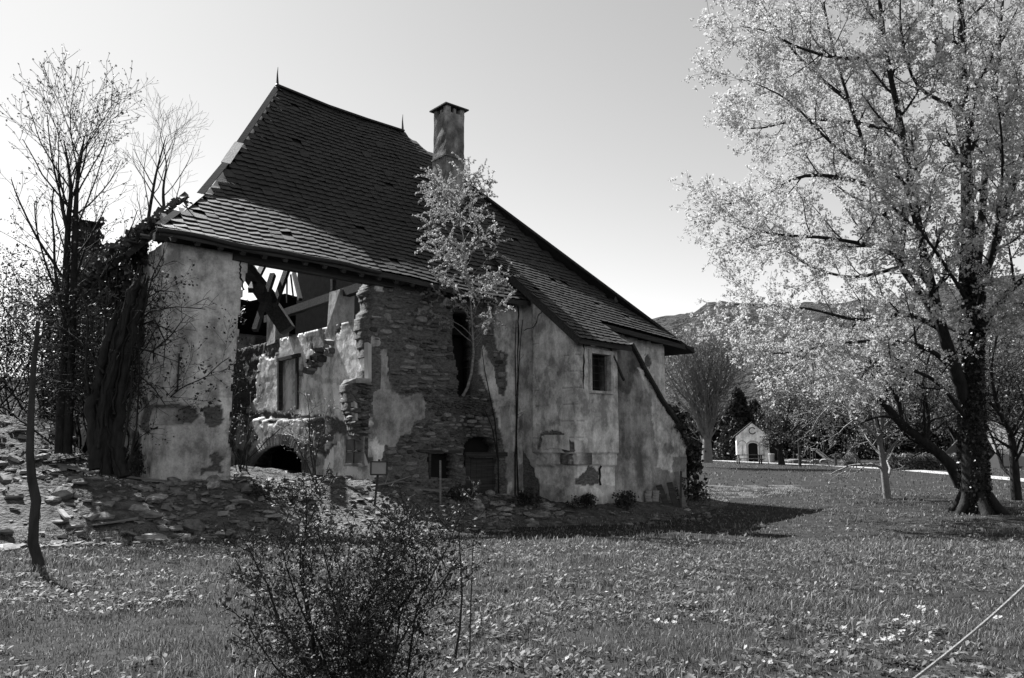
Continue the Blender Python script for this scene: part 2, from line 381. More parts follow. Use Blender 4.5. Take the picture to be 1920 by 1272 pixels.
def toneA(U, V, x, y, pl):
    t = np.ones_like(U)
    t = np.where((U < 3.2) & inpoly(x, y, LEFTREP) & (fbm(U * 1.3, V * 1.6, 63, 3) > .46), t * .72, t)
    t = np.where((U < 3.2) & (V < 2.35), t * .80, t)
    t = np.where(inpoly(x, y, [(362, 690), (375, 672), (392, 690), (398, 715), (416, 720), (418, 736), (396, 735), (380, 715)]), 1.35, t)
    t = np.where(inpoly(x, y, LEFTX) | inpoly(x, y, LEFTX2), .9, t)
    t = np.where(inpoly(x, y, PB) | inpoly(x, y, PD), 1.25, t)
    t = np.where(inpoly(x, y, PA), .62, t)
    dark_spot = np.exp(-((x - 882) / 26) ** 2 - ((y - 790) / 75) ** 2)  # soft dark spot on the bare masonry
    t *= 1 - .75 * dark_spot * (pl < .5)
    t = np.where((x > 900) & (y > 760) & (pl > .5), t * (.6 + .4 * (fbm(U * 3, V * 1.2, 65, 3) > .48)), t)
    return t
def dispA(U, V, x, y, pl):
    d = rough(U, V, .10) * (1 - .8 * pl) + .035 * pl
    d = d - .07 * inpoly(x, y, LEFTX) - .03 * inpoly(x, y, LEFTX2)
    return d + .45 * (inpoly(x, y, [(655, 700), (690, 712), (692, 800), (680, 838), (655, 838)])) * 0
wall("wall", frB(0), 0, 12.1, -.6, 6.9, .048, keepA, dispA, plA, toneA, .75, M["wall"])

# individual stones of the front wall, proud of the mortar
rnd = random.Random(7)
def stone_mesh(k):
    r = random.Random(100 + k); n = 9; mb = MB(); V = []
    for lay, (sc, zz) in enumerate(((1.0, 0), (.97, .6), (.74, 1.0))):
        for i in range(n):
            a = 2 * math.pi * i / n + r.uniform(-.1, .1) if lay == 0 else angs[i]
            if lay == 0:
                angs = [0] * n if i == 0 else angs; angs[i] = a
                rad = [0] * n if i == 0 else rad
                c, s_ = abs(math.cos(a)), abs(math.sin(a)); rad[i] = min(.5 / max(c, 1e-3), .5 / max(s_, 1e-3)) * r.uniform(.84, 1.0) * (1 - .16 * min(c, s_) / max(c, s_))
            V.append((math.cos(a) * rad[i] * sc, -zz * (1 + r.uniform(-.12, .12) * (lay == 2)), math.sin(a) * rad[i] * sc))
    Fc = [(l * n + i, l * n + (i + 1) % n, (l + 1) * n + (i + 1) % n, (l + 1) * n + i) for l in range(2) for i in range(n)] + [tuple(2 * n + i for i in range(n))]
    me = bpy.data.meshes.new("stone"); me.from_pydata(V, [], Fc); me.update(); me.materials.append(M["stone"]); return me
SM = [stone_mesh(k) for k in range(14)]
SMV = [(np.array([v.co[:] for v in me.vertices]), [tuple(p.vertices) for p in me.polygons]) for me in SM]
stones = []
z = .1
while z < 6.7:
    hrow = rnd.choice((.05, .07, .09, .11, .14, .18, .24)) if z > 3.6 else rnd.choice((.05, .06, .08, .10, .12, .15)); s = 4.6 + rnd.uniform(0, .2)
    while s < 11.6:
        wd = hrow * rnd.choice((1.1, 1.5, 2.0, 2.6, 3.6)) * rnd.uniform(.8, 1.25) + .03
        hh = hrow * rnd.uniform(.6, 1.2); cz = z + hrow / 2 + rnd.uniform(-.03, .03) + .03 * math.sin(s * 1.7)
        stones.append((s + wd / 2, cz, wd * .96, hh * .95, rnd.choice((.02, .035, .05, .07, .11)))); s += wd + .008
    z += hrow * .97
sa_ = np.array(stones); Px, Py = proj(W(sa_[:, 0], np.zeros(len(sa_)), sa_[:, 1]))
ok = np.ones(len(sa_), bool)
for dx, dz in ((0, 0), (-.5, 0), (.5, 0), (0, .5), (0, -.5), (-.5, .5), (.5, -.5), (.5, .5), (-.5, -.5)):
    us = sa_[:, 0] + dx * sa_[:, 2]; vs = sa_[:, 1] + dz * sa_[:, 3]; qx, qy = proj(W(us, us * 0, vs))
    jx = qx + 7 * (fbm(us * 2.2, vs * 2.2, 41, 3) - .5); jy = qy + 7 * (fbm(us * 2.2, vs * 2.2, 43, 3) - .5)
    ok &= keepA(us, vs, jx, jy) & ~plA(us, vs, jx, jy)
sa_ = sa_[ok]
area = sa_[:, 2] * sa_[:, 3]; order = np.argsort(-area); big = set(order[:300].tolist())
wall_front = bpy.data.objects["wall"]
rest = MB()
for i, (s, zc, wd, hh, dp) in enumerate(sa_):
    k = rnd.randrange(14); R = Matrix.Rotation(rnd.uniform(-.09, .09), 4, 'Y') @ Matrix.Rotation(rnd.uniform(-.12, .12), 4, 'Z')
    Mx = Matrix.Translation((s, .02, zc)) @ R @ Matrix.Diagonal((wd, dp, hh, 1))
    if i in big:
        o = bpy.data.objects.new("stone", SM[k]); link(o, wall_front); o.matrix_local = Mx
    else:
        v = SMV[k][0]; A = np.array(Mx); rest.add(v @ A[:3, :3].T + A[:3, 3], SMV[k][1])
tag(rest.build("small_stones", M["stone"], wall_front), kind="stuff")

# reveals, doors and recess in the front wall
mb = MB()
s0, z1 = onB(803, 850, .1); s1, z0 = onB(852, 897, .1)
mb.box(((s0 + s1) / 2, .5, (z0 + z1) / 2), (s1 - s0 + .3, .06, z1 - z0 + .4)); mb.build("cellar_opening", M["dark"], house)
mb = MB(); mb.box((s0 - .02, .02, (z0 + z1) / 2), (.07, .12, z1 - z0)); mb.box(((s0 + s1) / 2, .02, z1 + .05), (s1 - s0 + .3, .16, .11)); mb.build("door_frame", M["timber"], house)
s0, z1 = onB(872, 856, .2); s1, z0 = onB(934, 950, .2)
door = empty("door", ((s0 + s1) / 2, .22, -.3), 0, house); wdt = s1 - s0
for k in range(6):
    mb = MB(); mb.box((-wdt / 2 + wdt * (k + .5) / 6, rnd.uniform(-.008, .008), (z1 + .3) / 2), (wdt / 6 - .012, .04, z1 + .3)); mb.build("plank", M["timber"], door)
mb = MB(); mb.box((0, -.12, z1 + .36), (wdt + .35, .35, .13)); mb.build("lintel", M["timber"], door)
sa, za = onB(880, 820, .3); sb, zb = onB(925, 856, .3)
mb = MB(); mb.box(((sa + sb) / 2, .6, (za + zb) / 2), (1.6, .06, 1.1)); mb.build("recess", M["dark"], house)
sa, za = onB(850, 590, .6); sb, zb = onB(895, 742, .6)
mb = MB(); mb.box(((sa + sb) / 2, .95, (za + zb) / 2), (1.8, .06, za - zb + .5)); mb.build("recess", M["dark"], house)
s0, z1 = onB(880, 672, .35); s1, z0 = onB(892, 732, .35)
mb = MB(); mb.box(((s0 + s1) / 2, .4, (z0 + z1) / 2), (s1 - s0, .05, z1 - z0)); mb.build("shutter", M["timber"], house)
# iron tie on the left part of the wall
s0, z1 = onB(335, 664, 0); s1, z0 = onB(334, 734, 0)
mb = MB(); mb.bar((s0, -.06, z0), (s0, -.06, z1), .03); mb.box((s0, -.05, z0 + .42 * (z1 - z0)), (.06, .06, .07)); mb.build("iron_tie", M["iron"], house)
# cracks that open along the plaster
def crack(pts, b, wd, fr='B', out=.045, sv=0):
    P = []
    for x, y in pts:
        if fr == 'B': s, z = onB(x, y, b); P.append((s, b - out, z))
        else: bb, z = onS(x, y, b); P.append((b - out, bb, z))
    Q = [P[0]]
    for a, c in zip(P[:-1], P[1:]):
        for t in (.33, .66, 1): Q.append(tuple(a[k] + (c[k] - a[k]) * t + (rnd.uniform(-.035, .035) if (k != (1 if fr == 'B' else 0) and t < 1) else 0) for k in range(3)))
    mb = MB(); mb.tube(Q, [wd * rnd.uniform(.5, 1.3) for _ in Q], 5); return mb.build("crack", M["dark"], house)
crack([(449, 478), (453, 487), (448, 497), (450, 510), (449, 522), (455, 530), (456, 545)], 0, .022)

# left end wall (broken) and back wall
def pl_end(U, V, x, y): return fbm(U * .7, V * .9, 71, 3) > .42
one = lambda U, V, x, y, pl: np.full_like(U, .9)
topL = lambda U: 6.7 - 1.5 * sm(1.4, 3.0, U) * sm(7.5, 5.0, U) * (.8 + .4 * fbm(U * .9, U * 0, 72, 3))
wall("wall", frS(0), .02, 12.9, -.3, 6.8, .12, lambda U, V, x, y: V < topL(U) + .25 * (fbm(U * 3, V * 0, 73, 3) - .5), lambda U, V, x, y, pl: rough(U, V, .1) + .035 * pl, pl_end, one, .7, M["wall"])
wall("wall", frB(13.0), .7, 18.3, -.3, 6.8, .2, lambda U, V, x, y: V < 6.7 - 2.0 * sm(2.5, 1.0, U) + .8 * (fbm(U, V * 0, 74, 3) - .5), lambda U, V, x, y, pl: rough(U, V), pl_end, one, .6, M["wall"])
wall("wall", frS(18.2), .2, 12.3, -.3, 5.6, .3, lambda U, V, x, y: V < 9, lambda U, V, x, y, pl: 0 * U, pl_end, one, .5, M["wall"])

# cross wall inside the torn-open room
XS = 5.95
LP = [(466, 762), (480, 745), (484, 690), (490, 664), (505, 674), (522, 668), (530, 645), (545, 628), (556, 638), (565, 624), (580, 640), (588, 658), (606, 668), (612, 646), (630, 628), (645, 617), (662, 613), (676, 620), (684, 640), (690, 700), (694, 800), (640, 788), (600, 778), (560, 778), (500, 772), (462, 775)]
LUN = [(605, 900), (612, 858), (626, 838), (645, 824), (664, 820), (680, 830), (700, 905)]
ARCH = [(468, 900), (474, 868), (484, 850), (500, 838), (520, 831), (545, 834), (562, 845), (574, 862), (580, 900)]
XDOOR = [(526, 676), (556, 670), (556, 772), (526, 772)]
XN = [(562, 682), (570, 680), (570, 705), (562, 706)]
def keepX(U, V, x, y): return (V < 5.5 + .12 * (fbm(U * 4, V * 0, 81, 3) - .5)) & ~inpoly(x, y, ARCH) & ~inpoly(x, y, XN)
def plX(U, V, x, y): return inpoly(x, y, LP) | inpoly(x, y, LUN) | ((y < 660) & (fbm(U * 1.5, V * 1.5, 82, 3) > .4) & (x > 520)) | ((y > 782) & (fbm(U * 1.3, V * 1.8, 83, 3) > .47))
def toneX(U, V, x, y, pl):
    t = np.where(inpoly(x, y, LP) | inpoly(x, y, LUN), 2.0, 1.1)  # pale plaster, its colour brightened further for light falling into the open room
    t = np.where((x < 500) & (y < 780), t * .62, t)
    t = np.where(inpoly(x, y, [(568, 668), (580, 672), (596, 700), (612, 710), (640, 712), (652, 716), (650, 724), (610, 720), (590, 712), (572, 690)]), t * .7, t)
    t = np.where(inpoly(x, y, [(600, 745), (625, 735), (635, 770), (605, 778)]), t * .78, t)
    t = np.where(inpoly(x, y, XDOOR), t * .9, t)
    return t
def dispX(U, V, x, y, pl):
    d = rough(U, V, .12) * (1 - .85 * pl) + .03 * pl
    d = d + .22 * ((y > 786 - (x - 520) * .0) & (x < 604) & (U > 1.5)) * (1 - inpoly(x, y, LUN)) * sm(2.0, 3.2, U)
    return d - .1 * inpoly(x, y, XDOOR)
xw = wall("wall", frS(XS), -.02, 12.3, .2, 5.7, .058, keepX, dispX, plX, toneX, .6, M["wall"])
# dark cellar behind the arch
b0, z0 = onS(470, 880, XS); b1, z1 = onS(576, 832, XS)
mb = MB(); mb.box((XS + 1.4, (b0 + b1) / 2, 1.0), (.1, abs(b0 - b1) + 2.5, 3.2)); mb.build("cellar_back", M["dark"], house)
# ring of arch bricks
arch = empty("arch", (XS - .36, 0, 0), 0, house)
ring = [(462, 876), (470, 858), (482, 843), (498, 831), (518, 824), (538, 825), (556, 832), (570, 845), (580, 860), (586, 876)]
rp = [onS(x, y, XS - .36) for x, y in ring]; cb = sum(p[0] for p in rp) / len(rp); cz = min(p[1] for p in rp) - .6
dense = []
for a, c in zip(rp[:-1], rp[1:]):
    for t in (0, .25, .5, .75): dense.append((a[0] + (c[0] - a[0]) * t, a[1] + (c[1] - a[1]) * t))
bme = None
for i, (b, z) in enumerate(dense):
    a = math.atan2(z - cz, b - cb)
    if bme is None:
        mb = MB(); mb.box((0, 0, 0), (.18, .085, .36)); o = mb.build("brick", M["brick"], arch); bme = o.data
    else: o = link(bpy.data.objects.new("brick", bme), arch)
    o.location = (.1 + rnd.uniform(-.025, .025), b, z); o.rotation_euler = (a - math.pi / 2 + rnd.uniform(-.04, .04), 0, 0)
# pale light plaster strip left on the arch soffit edge
P = [onS(x, y, XS - .5) for x, y in ((471, 868), (477, 850), (494, 836), (507, 828), (512, 834), (500, 843), (485, 857), (478, 868))]
mb = MB(); mb.prism([(XS - .5, b, z) for b, z in P], (.1, 0, 0)); mb.build("plaster_strip", M["white"], arch)
# door frame in the cross wall
dfm = empty("door_frame", (XS - .08, 0, 0), 0, house)
for a, c, w in (((525, 676), (525, 770), .16), ((557, 672), (557, 768), .07), ((521, 676), (562, 666), .12)):
    p, q = onS(*a, XS - .08), onS(*c, XS - .08); mb = MB(); mb.bar((0, p[0], p[1]), (0, q[0], q[1]), w, .12); mb.build("frame_post" if w != .12 else "frame_head", M["timber"], dfm)
# bulge of masonry torn from the vault
for k in range(26):
    x = rnd.uniform(588, 626); y = 690 - (x - 588) * 1.05 + rnd.uniform(-14, 10); b, z = onS(x, y, XS)
    o = link(bpy.data.objects.new("stone", SM[rnd.randrange(14)]), xw)
    o.matrix_local = Matrix.Translation((XS - .02, b, z)) @ Matrix.Rotation(math.pi * -.5, 4, 'Z') @ Matrix.Rotation(rnd.uniform(-.6, .6), 4, 'Y') @ Matrix.Diagonal((rnd.uniform(.2, .45), rnd.uniform(.12, .34), rnd.uniform(.12, .26), 1))
# pillars and plate above the cross wall
for x0, x1, yt, yb in ((497, 523, 586, 622), (611, 644, 548, 604)):
    b0, z0 = onS(x0, yb, XS); b1, _ = onS(x1, yb, XS); _, z1 = onS((x0 + x1) / 2, yt, XS)
    mb = MB(); w = abs(b1 - b0) * .62; mb.box((XS + .22, (b0 + b1) / 2, 5.42 + (z1 - 5.42) / 2), (.5, w, z1 - 5.42 + .1), None, .03, rnd); mb.build("pillar", M["wall"], house)
b0, z0 = onS(690, 536, XS); b1, z1 = onS(492, 588, XS)
mb = MB(); mb.bar((XS + .2, b0 - .3, 6.55), (XS + .2, 8.2, 6.42), .24, .27); mb.build("beam", M["timber"], house)
# long plate over the torn hole
mb = MB(); mb.bar((1.7, -.02, 6.62), (6.6, -.02, 6.52), .26, .26); mb.build("beam", M["timber"], house)
mb = MB(); mb.bar((-.2, .25, 6.86), (11.5, .25, 6.74), .22, .2); mb.build("beam", M["timber"], house)
# jamb strips of pale plaster on the torn edge
for pts in ([(689, 642), (696, 646), (696, 716), (690, 716)], [(664, 752), (669, 756), (671, 790), (667, 790)], [(675, 836), (680, 838), (690, 872), (684, 874)]):
    P = [onB(x, y, -.03) for x, y in pts]; mb = MB(); mb.prism([(s, -.05, z) for s, z in P], (0, .22, 0)); mb.build("plaster_jamb", M["white"], house)
# stub of masonry that juts from the torn edge, with its pale top
b_ = [onB(x, y, -.02) for x, y in ((657, 722), (690, 712), (696, 800), (676, 836), (668, 800), (662, 760))]
for k in range(30):
    t = rnd.random(); x = rnd.uniform(662 + 8 * t, 692); y = 716 + 110 * t; s, z = onB(x, y, -.1)
    o = link(bpy.data.objects.new("stone", SM[rnd.randrange(14)]), wall_front)
    o.matrix_local = Matrix.Translation((s, rnd.uniform(-.02, .25), z)) @ Matrix.Rotation(rnd.uniform(-.2, .2), 4, 'Y') @ Matrix.Diagonal((rnd.uniform(.18, .45), rnd.uniform(.1, .3), rnd.uniform(.07, .16), 1))
mb = MB(); s, z = onB(676, 716, 0); mb.box((s, .2, z + .02), (.52, .75, .14), Matrix.Rotation(-.05, 3, 'Y'), .03, rnd); mb.build("capstone", M["rubble"], house)

# ------------------------------------------------------------------ annex with oriel, buttress, right wall
SA, BF = 11.85, -2.55
def plx(dark):
    def f(U, V, x, y):
        k = np.ones(U.shape, bool)
        for d in dark: k &= ~inpoly(x, y, d)
        return k
    return f
DK1 = [(968, 842), (980, 842), (992, 862), (1003, 880), (1012, 905), (1010, 935), (1000, 945), (968, 960)]
DK2 = [(1022, 812), (1040, 808), (1068, 810), (1069, 818), (1072, 822), (1084, 830), (1088, 846), (1080, 852), (1066, 846), (1064, 822), (1024, 818), (1020, 842), (1016, 842)]
NI2 = [(1052, 852), (1058, 850), (1078, 852), (1079, 872), (1062, 872), (1056, 866)]
DK3 = [(1098, 884), (1104, 874), (1112, 876), (1120, 886), (1124, 905), (1108, 910), (1092, 912), (1076, 906), (1078, 898)]
def tone_an(U, V, x, y, pl):
    t = np.ones_like(U) * 1.05
    t = np.where((x > 970) & (x < 1006), t * .86, t)
    t = np.where((x > 1012) & (x < 1062) & (y > 690) & (y < 800) & (fbm(U * 4, V * 3, 91, 3) > .56), t * .68, t)
    q = ((x > 1007) & (x < 1020)) | ((x > 1064) & (x < 1085))
    row = np.floor((V - .1) / .26); wq = np.where(row % 2 == 0, 4, 0)
    t = np.where(q & (np.abs((V - .1) / .26 - row - .5) > .455) & (y > 640) & (y < 845) & (vn(U * 5, V * 5, 92) > .35), t * .55, t)
    t = np.where((y > 905) & (fbm(U * 2, V * 2, 93, 3) > .5), t * .72, t)
    t = np.where((y > 850) & (y < 873) & (x > 1010), t * .92, t)
    return t
def disp_an(U, V, x, y, pl):
    d = rough(U, V, .05) * (1 - .7 * pl) + .02 * pl
    d = d + .20 * ((x > 1007) & (y < 850)) + .10 * ((x > 1010) & (y >= 850) & (y < 873)) * (pl > .5)
    wv = np.sin(U * 16) * .035
    d = d + .02 * ((x > 1012) & (np.abs(V - 1.35 - wv * 1.4) < .03) & (y > 852) & (y < 872))
    d = d - .28 * inpoly(x, y, NI2)
    row = (V - .1) / .26; q = ((x > 1007) & (x < 1020)) | ((x > 1064) & (x < 1085))
    return d - .012 * (q & (np.abs(row - np.floor(row) - .5) > .46) & (y > 640) & (y < 845))
ORZ = onS(1060, 873, SA)[1]
RK = lambda b: 8.2 + .775 * (b - 1)                                    # height of the annex roof along its left verge
wall("wall", frS(SA), BF - .2, .05, -.6, 7.4, .04, lambda U, V, x, y: (V < RK(U) - .16) & ((V > ORZ) | (U > BF + .01)), disp_an, plx([DK1, DK2, NI2, DK3]), tone_an, .5, M["cement"])
WIN = [(1097, 664), (1136, 667), (1136, 737), (1097, 735)]
def keep_f(U, V, x, y): return (V < 4.85) & ((V > ORZ) | (U > SA + .01)) & ~inpoly(x * 0 + proj(W(U, U * 0 + BF, V))[0], proj(W(U, U * 0 + BF, V))[1], WIN)
wall("wall", frB(BF), SA - .2, 13.62, -.6, 5.0, .04, keep_f, disp_an, plx([DK3, DK2, NI2]), lambda U, V, x, y, pl: tone_an(U, V, x, y, pl) * 1.12, .5, M["cement"])
BUT = [(1139, 640), (1190, 652), (1206, 690), (1240, 752), (1274, 802), (1288, 838), (1293, 1000), (1112, 1000), (1120, 905), (1128, 880), (1136, 800)]
BLT = [(1196, 690), (1206, 694), (1222, 728), (1242, 760), (1275, 808), (1290, 838), (1290, 858), (1262, 856), (1261, 884), (1234, 878), (1229, 820), (1222, 775), (1217, 740), (1208, 715)]
BLT2 = [(1255, 866), (1262, 862), (1262, 884), (1250, 884)]
def tone_b(U, V, x, y, pl):
    t = np.full_like(U, .64)
    t = t * (.78 + .3 * sm(.35, .6, fbm(U * 2.6, V * .5, 95, 3)))
    t = np.where(inpoly(x, y, [(1143, 645), (1192, 648), (1205, 690), (1190, 700), (1180, 740), (1150, 730), (1143, 700)]), t * .55, t)
    t = np.where(inpoly(x, y, BLT), 1.2, t); t = np.where(inpoly(x, y, [(1244, 830), (1256, 828), (1264, 840), (1262, 850), (1250, 850)]), .7, t)
    t = np.where(inpoly(x, y, [(1140, 660), (1152, 662), (1150, 725), (1140, 735)]), 1.05, t)
    return t
bw_ = wall("buttress", frB(BF + .06), 12.6, 18.0, -.9, 5.0, .045, lambda U, V, x, y: inpoly(.5 * (x + proj(W(U, U * 0 + BF, V))[0]), .5 * (y + proj(W(U, U * 0 + BF, V))[1]), BUT), lambda U, V, x, y, pl: rough(U, V, .06), lambda U, V, x, y: np.ones(U.shape, bool), tone_b, 1.3, M["cement"])
# sloping cover boards of the buttress
P = [onB(x, y, BF - .05) for x, y in ((1186, 648), (1206, 686), (1240, 747), (1274, 798), (1292, 836))]
for k in range(4):
    (s0, z0), (s1, z1) = P[k], P[k + 1]
    for j in range(3):
        mb = MB(); y = BF - .05 + j * .46 + .2; mb.bar((s0, y, z0 + .07 + .02 * j), (s1 + .04, y, z1 + .05 + .02 * j), .44, .09); mb.build("cover_board", M["timber"], bw_)
mb = MB(); a = onB(1141, 648, BF - .2); c = onB(1170, 714, BF - .2); mb.bar((a[0], BF - .2, a[1]), (c[0], BF - .2, c[1]), .07, .06); mb.build("loose_batten", M["timber"], house)
# window
WS0, WZ1 = onB(1097, 664, BF); WS1, WZ0 = onB(1136, 736, BF)
win = empty("window", ((WS0 + WS1) / 2, BF - .2, (WZ0 + WZ1) / 2), 0, house); ww, wh = WS1 - WS0, WZ1 - WZ0
mb = MB()
for sx in (-1, 1): mb.box((sx * (ww / 2 + .03), .02, 0), (.12, .2, wh + .02))
mb.box((0, .02, wh / 2 + .07), (ww + .2, .22, .13)); mb.build("frame", M["cement"], win)
mb = MB(); mb.box((0, -.02, -wh / 2 - .04), (ww + .1, .26, .08)); mb.build("sill", M["cement"], win)
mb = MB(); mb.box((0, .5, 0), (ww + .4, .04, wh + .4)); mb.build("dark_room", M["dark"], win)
for k in range(4): mb = MB(); mb.box((-ww / 2 + ww * (k + .5) / 4, .16, 0), (.016, .016, wh)); mb.build("bar", M["iron"], win)
for k in range(5): mb = MB(); mb.box((0, .15, -wh / 2 + wh * (k + .5) / 5), (ww, .016, .016)); mb.build("bar", M["iron"], win)
mb = MB(); mb.box((ww / 2 - .07, .14, 0), (.05, .06, wh)); mb.build("casement", M["paletimber"], win)
crack([(1091, 640), (1094, 655), (1092, 690), (1093, 730)], BF - .2, .02)
crack([(1140, 735), (1136, 790), (1135, 830), (1132, 850), (1127, 862), (1122, 880), (1124, 910)], BF, .035)
crack([(1021, 582), (1012, 590), (1008, 605), (1000, 615), (985, 620)], SA - .2, .012, 'S')
crack([(969, 575), (970, 620), (968, 680), (969, 740), (966, 800), (968, 860)], 0, .02, 'B', .06)
# relief tablet and carved frieze under the oriel
P = [onS(x, y, SA - .26) for x, y in ((1021, 816), (1064, 816), (1066, 845), (1043, 840), (1020, 843))]
tab = MB(); tab.prism([(SA - .27, b, z) for b, z in P], (.12, 0, 0)); tab = tab.build("relief_tablet", M["cement"], house)
for k in range(7):
    a = onS(1027 + k * 5.4, 838, SA - .28); c = onS(1024 + k * 6.3, 821 + abs(k - 3), SA - .28)
    mb = MB(); mb.tube([(SA - .275, a[0], a[1]), (SA - .285, (a[0] + c[0]) / 2, (a[1] + c[1]) / 2), (SA - .275, c[0], c[1])], [.012, .02, .008], 5); mb.build("carved_leaf", M["cement"], tab)
for k in range(5):
    b, z = onS(1062 + k * 3.4, 862, SA + .1); mb = MB(); mb.tube([(SA - .02, b, z - .15), (SA - .02, b, z - .03), (SA - .02, b, z + .15)], [.03, .045, .028], 8); mb.build("baluster", M["cement"], house)
# plain wall of the house to the right of the annex
RWX = [(1208, 668), (1216, 664), (1222, 680), (1218, 692), (1208, 684)]
wall("wall", frB(-1.0), 13.7, 18.25, -.5, 5.95, .06, lambda U, V, x, y: V < 5.9 - .08 * (U - 14), lambda U, V, x, y, pl: rough(U, V, .04) * .5 + .02 * pl, plx([RWX]), lambda U, V, x, y, pl: np.full_like(U, 1.3), .6, M["cement"])

# ------------------------------------------------------------------ roofs
FL = ([-.6, -.5, 0, .7, 1.63, 2.06, 2.97, 3.82, 4.76, 5.59, 6.5], [6.85, 6.92, 7.33, 7.92, 8.74, 9.16, 10.36, 11.43, 12.63, 13.7, 14.87])
FR = ([-3.4, -1.6, -1.48, -.46, .43, 1.18, 1.94, 2.55, 3.49, 4.61, 5.42, 6.5], [4.0, 5.58, 5.68, 6.6, 7.41, 8.2, 8.96, 9.75, 10.89, 12.29, 13.36, 14.58])
def s_l(b): return -.3 + (np.asarray(b) + .5) * 5.75 / 7.0
def s_r(b): return 10.93 + (6.5 - np.asarray(b)) * 8.07 / 8.5
def zmain(s, b):
    t = np.clip((s - s_l(b)) / (s_r(b) - s_l(b)), 0, 1)
    z = np.interp(b, *FL) * (1 - t) + np.interp(b, *FR) * t
    z = z - .16 * np.exp(-((s - 9.6) / 2.2) ** 2) * sm(2, -.5, b) - .10 * np.exp(-((s - 8) / 1.6) ** 2) * sm(3, 6.5, b)
    return z + .07 * (fbm(s * .5, b * .5, 101, 2) - .5)
def zann(s, b):
    t = np.clip((s - 11.5) / (np.maximum(s_r(b), 13.5) - 11.5), 0, 1); t = t * sm(-3.6, -1.2, b) ** .5
    return RK(b) * (1 - t) + np.interp(b, *FR) * t + .05 * (fbm(s * .5, b * .5, 102, 2) - .5)
AE = onB(1182, 646, -3.05)[0]                                         # right end of the low annex eave

def tile_mesh(wd, ln, seed):
    r = random.Random(seed); o = []
    for i in range(7):                                                # lower edge: one long slanted, slightly rounded side
        t = i / 6; x = -wd / 2 + wd * t
        y = -.02 + .17 * ln * (t ** 1.6) + (0.05 * ln * (1 - t) ** 6) + r.uniform(-.006, .006)
        o.append((x, y))
    o += [(wd / 2, ln), (-wd / 2, ln)]; n = len(o); th = .016
    lift = lambda y: .048 * (1 - y / ln)
    V = [(x, y, lift(y)) for x, y in o] + [(x, y, lift(y) - th) for x, y in o]
    Fc = [tuple(range(n)), tuple(range(2 * n - 1, n - 1, -1))] + [(i, n + i, n + (i + 1) % n, (i + 1) % n) for i in range(n)]
    me = bpy.data.meshes.new("shingle"); me.from_pydata(V, [], Fc); me.update(); me.materials.append(M["slate"]); return me, np.array(V), Fc
def roof_rows(zf, b0, b1, step):
    bs = np.linspace(b0, b1, 900); zs = zf(np.full_like(bs, (s_l(0) + 12) / 2 if zf is zmain else 13.0), bs)
    a = np.concatenate([[0], np.cumsum(np.hypot(np.diff(bs), np.diff(zs)))]); return np.interp(np.arange(0, a[-1], step), a, bs)
def shingle(zf, brange, lo, hi, step, wd, ln, parent, seed, holes=()):
    r = random.Random(seed); kinds = [tile_mesh(wd * 1.02, ln, seed * 10 + k) for k in range(6)]; T = []
    for ri, b in enumerate(roof_rows(zf, *brange, step)):
        s = float(lo(b)) + (wd * .5 if ri % 2 else 0) + r.uniform(-.03, .03); e = float(hi(b))
        while s < e - wd * .3:
            if not any(abs(s - h[0]) < h[2] and abs(b - h[1]) < h[3] for h in holes) and r.random() > .010:
                p = np.array([s, b, float(zf(s, b))]); ps = np.array([s + .2, b, float(zf(s + .2, b))]) - p; pb = np.array([s, b + .2, float(zf(s, b + .2))]) - p
                x = Vector(ps).normalized(); y = Vector(pb); y = (y - x * y.dot(x)).normalized(); zz = x.cross(y)
                R = Matrix((x, y, zz)).transposed().to_4x4()
                R = R @ Matrix.Rotation(r.gauss(0, .022), 4, 'Z') @ Matrix.Rotation(r.gauss(.0, .018) + (r.uniform(0, .09) if r.random() < .09 else 0), 4, 'X') @ Matrix.Rotation(r.gauss(0, .02), 4, 'Y')
                T.append((Matrix.Translation(Vector(p) + zz * .02) @ R, r.randrange(6)))
            s += wd
    cl = np.array(loc(CAMP)); d = [(Vector(m.translation) - Vector(cl)).length for m, _ in T]; idx = np.argsort(d)
    rest = MB(); near = set(idx[:300 if zf is zmain else 160].tolist())
    for i, (m, k) in enumerate(T):
        if i in near: o = link(bpy.data.objects.new("shingle", kinds[k][0]), parent); o.matrix_local = m
        else:
            A = np.array(m); rest.add(kinds[k][1] @ A[:3, :3].T + A[:3, 3], kinds[k][2])
    tag(rest.build("far_shingles", M["slate"], parent), kind="stuff")
def deck(name, zf, lo, hi, bs, drop=.03, th=.10):
    n = 40; V = []; bs = np.array(bs)
    for k in range(2):
        for b in bs:
            ss = np.linspace(float(lo(b)), float(hi(b)), n); zz = zf(ss, np.full(n, b)) - drop - k * th
            V += list(zip(ss, [b] * n, zz))
    m = len(bs); i = np.arange(m * n).reshape(m, n); q = np.stack([i[:-1, :-1], i[:-1, 1:], i[1:, 1:], i[1:, :-1]], -1).reshape(-1, 4)
    f = [q, q[:, ::-1] + m * n]
    for L in (i[0], i[-1], i[:, 0], i[:, -1]): f.append(np.stack([L[:-1], L[1:], L[1:] + m * n, L[:-1] + m * n], -1))
    return link(bpy.data.objects.new(name, np_mesh(name, np.array(V), [np.concatenate(f)], M["deck"])), house)
SPLIT = .95
hi_main = lambda b: np.where(np.asarray(b) < SPLIT, 11.75, s_r(b)) + 0.
roof = deck("roof", zmain, s_l, lambda b: s_r(b), np.linspace(1.0, 6.5, 30))
roof2 = deck("roof", zmain, s_l, lambda b: 11.7, np.linspace(-.55, 1.0, 10))
CHB, CHS = 3.75, 11.35
shingle(zmain, (-.62, 6.42), lambda b: s_l(b) + .32, hi_main, .255, .34, .40, roof, 3, [(CHS, CHB, .42, .42)])
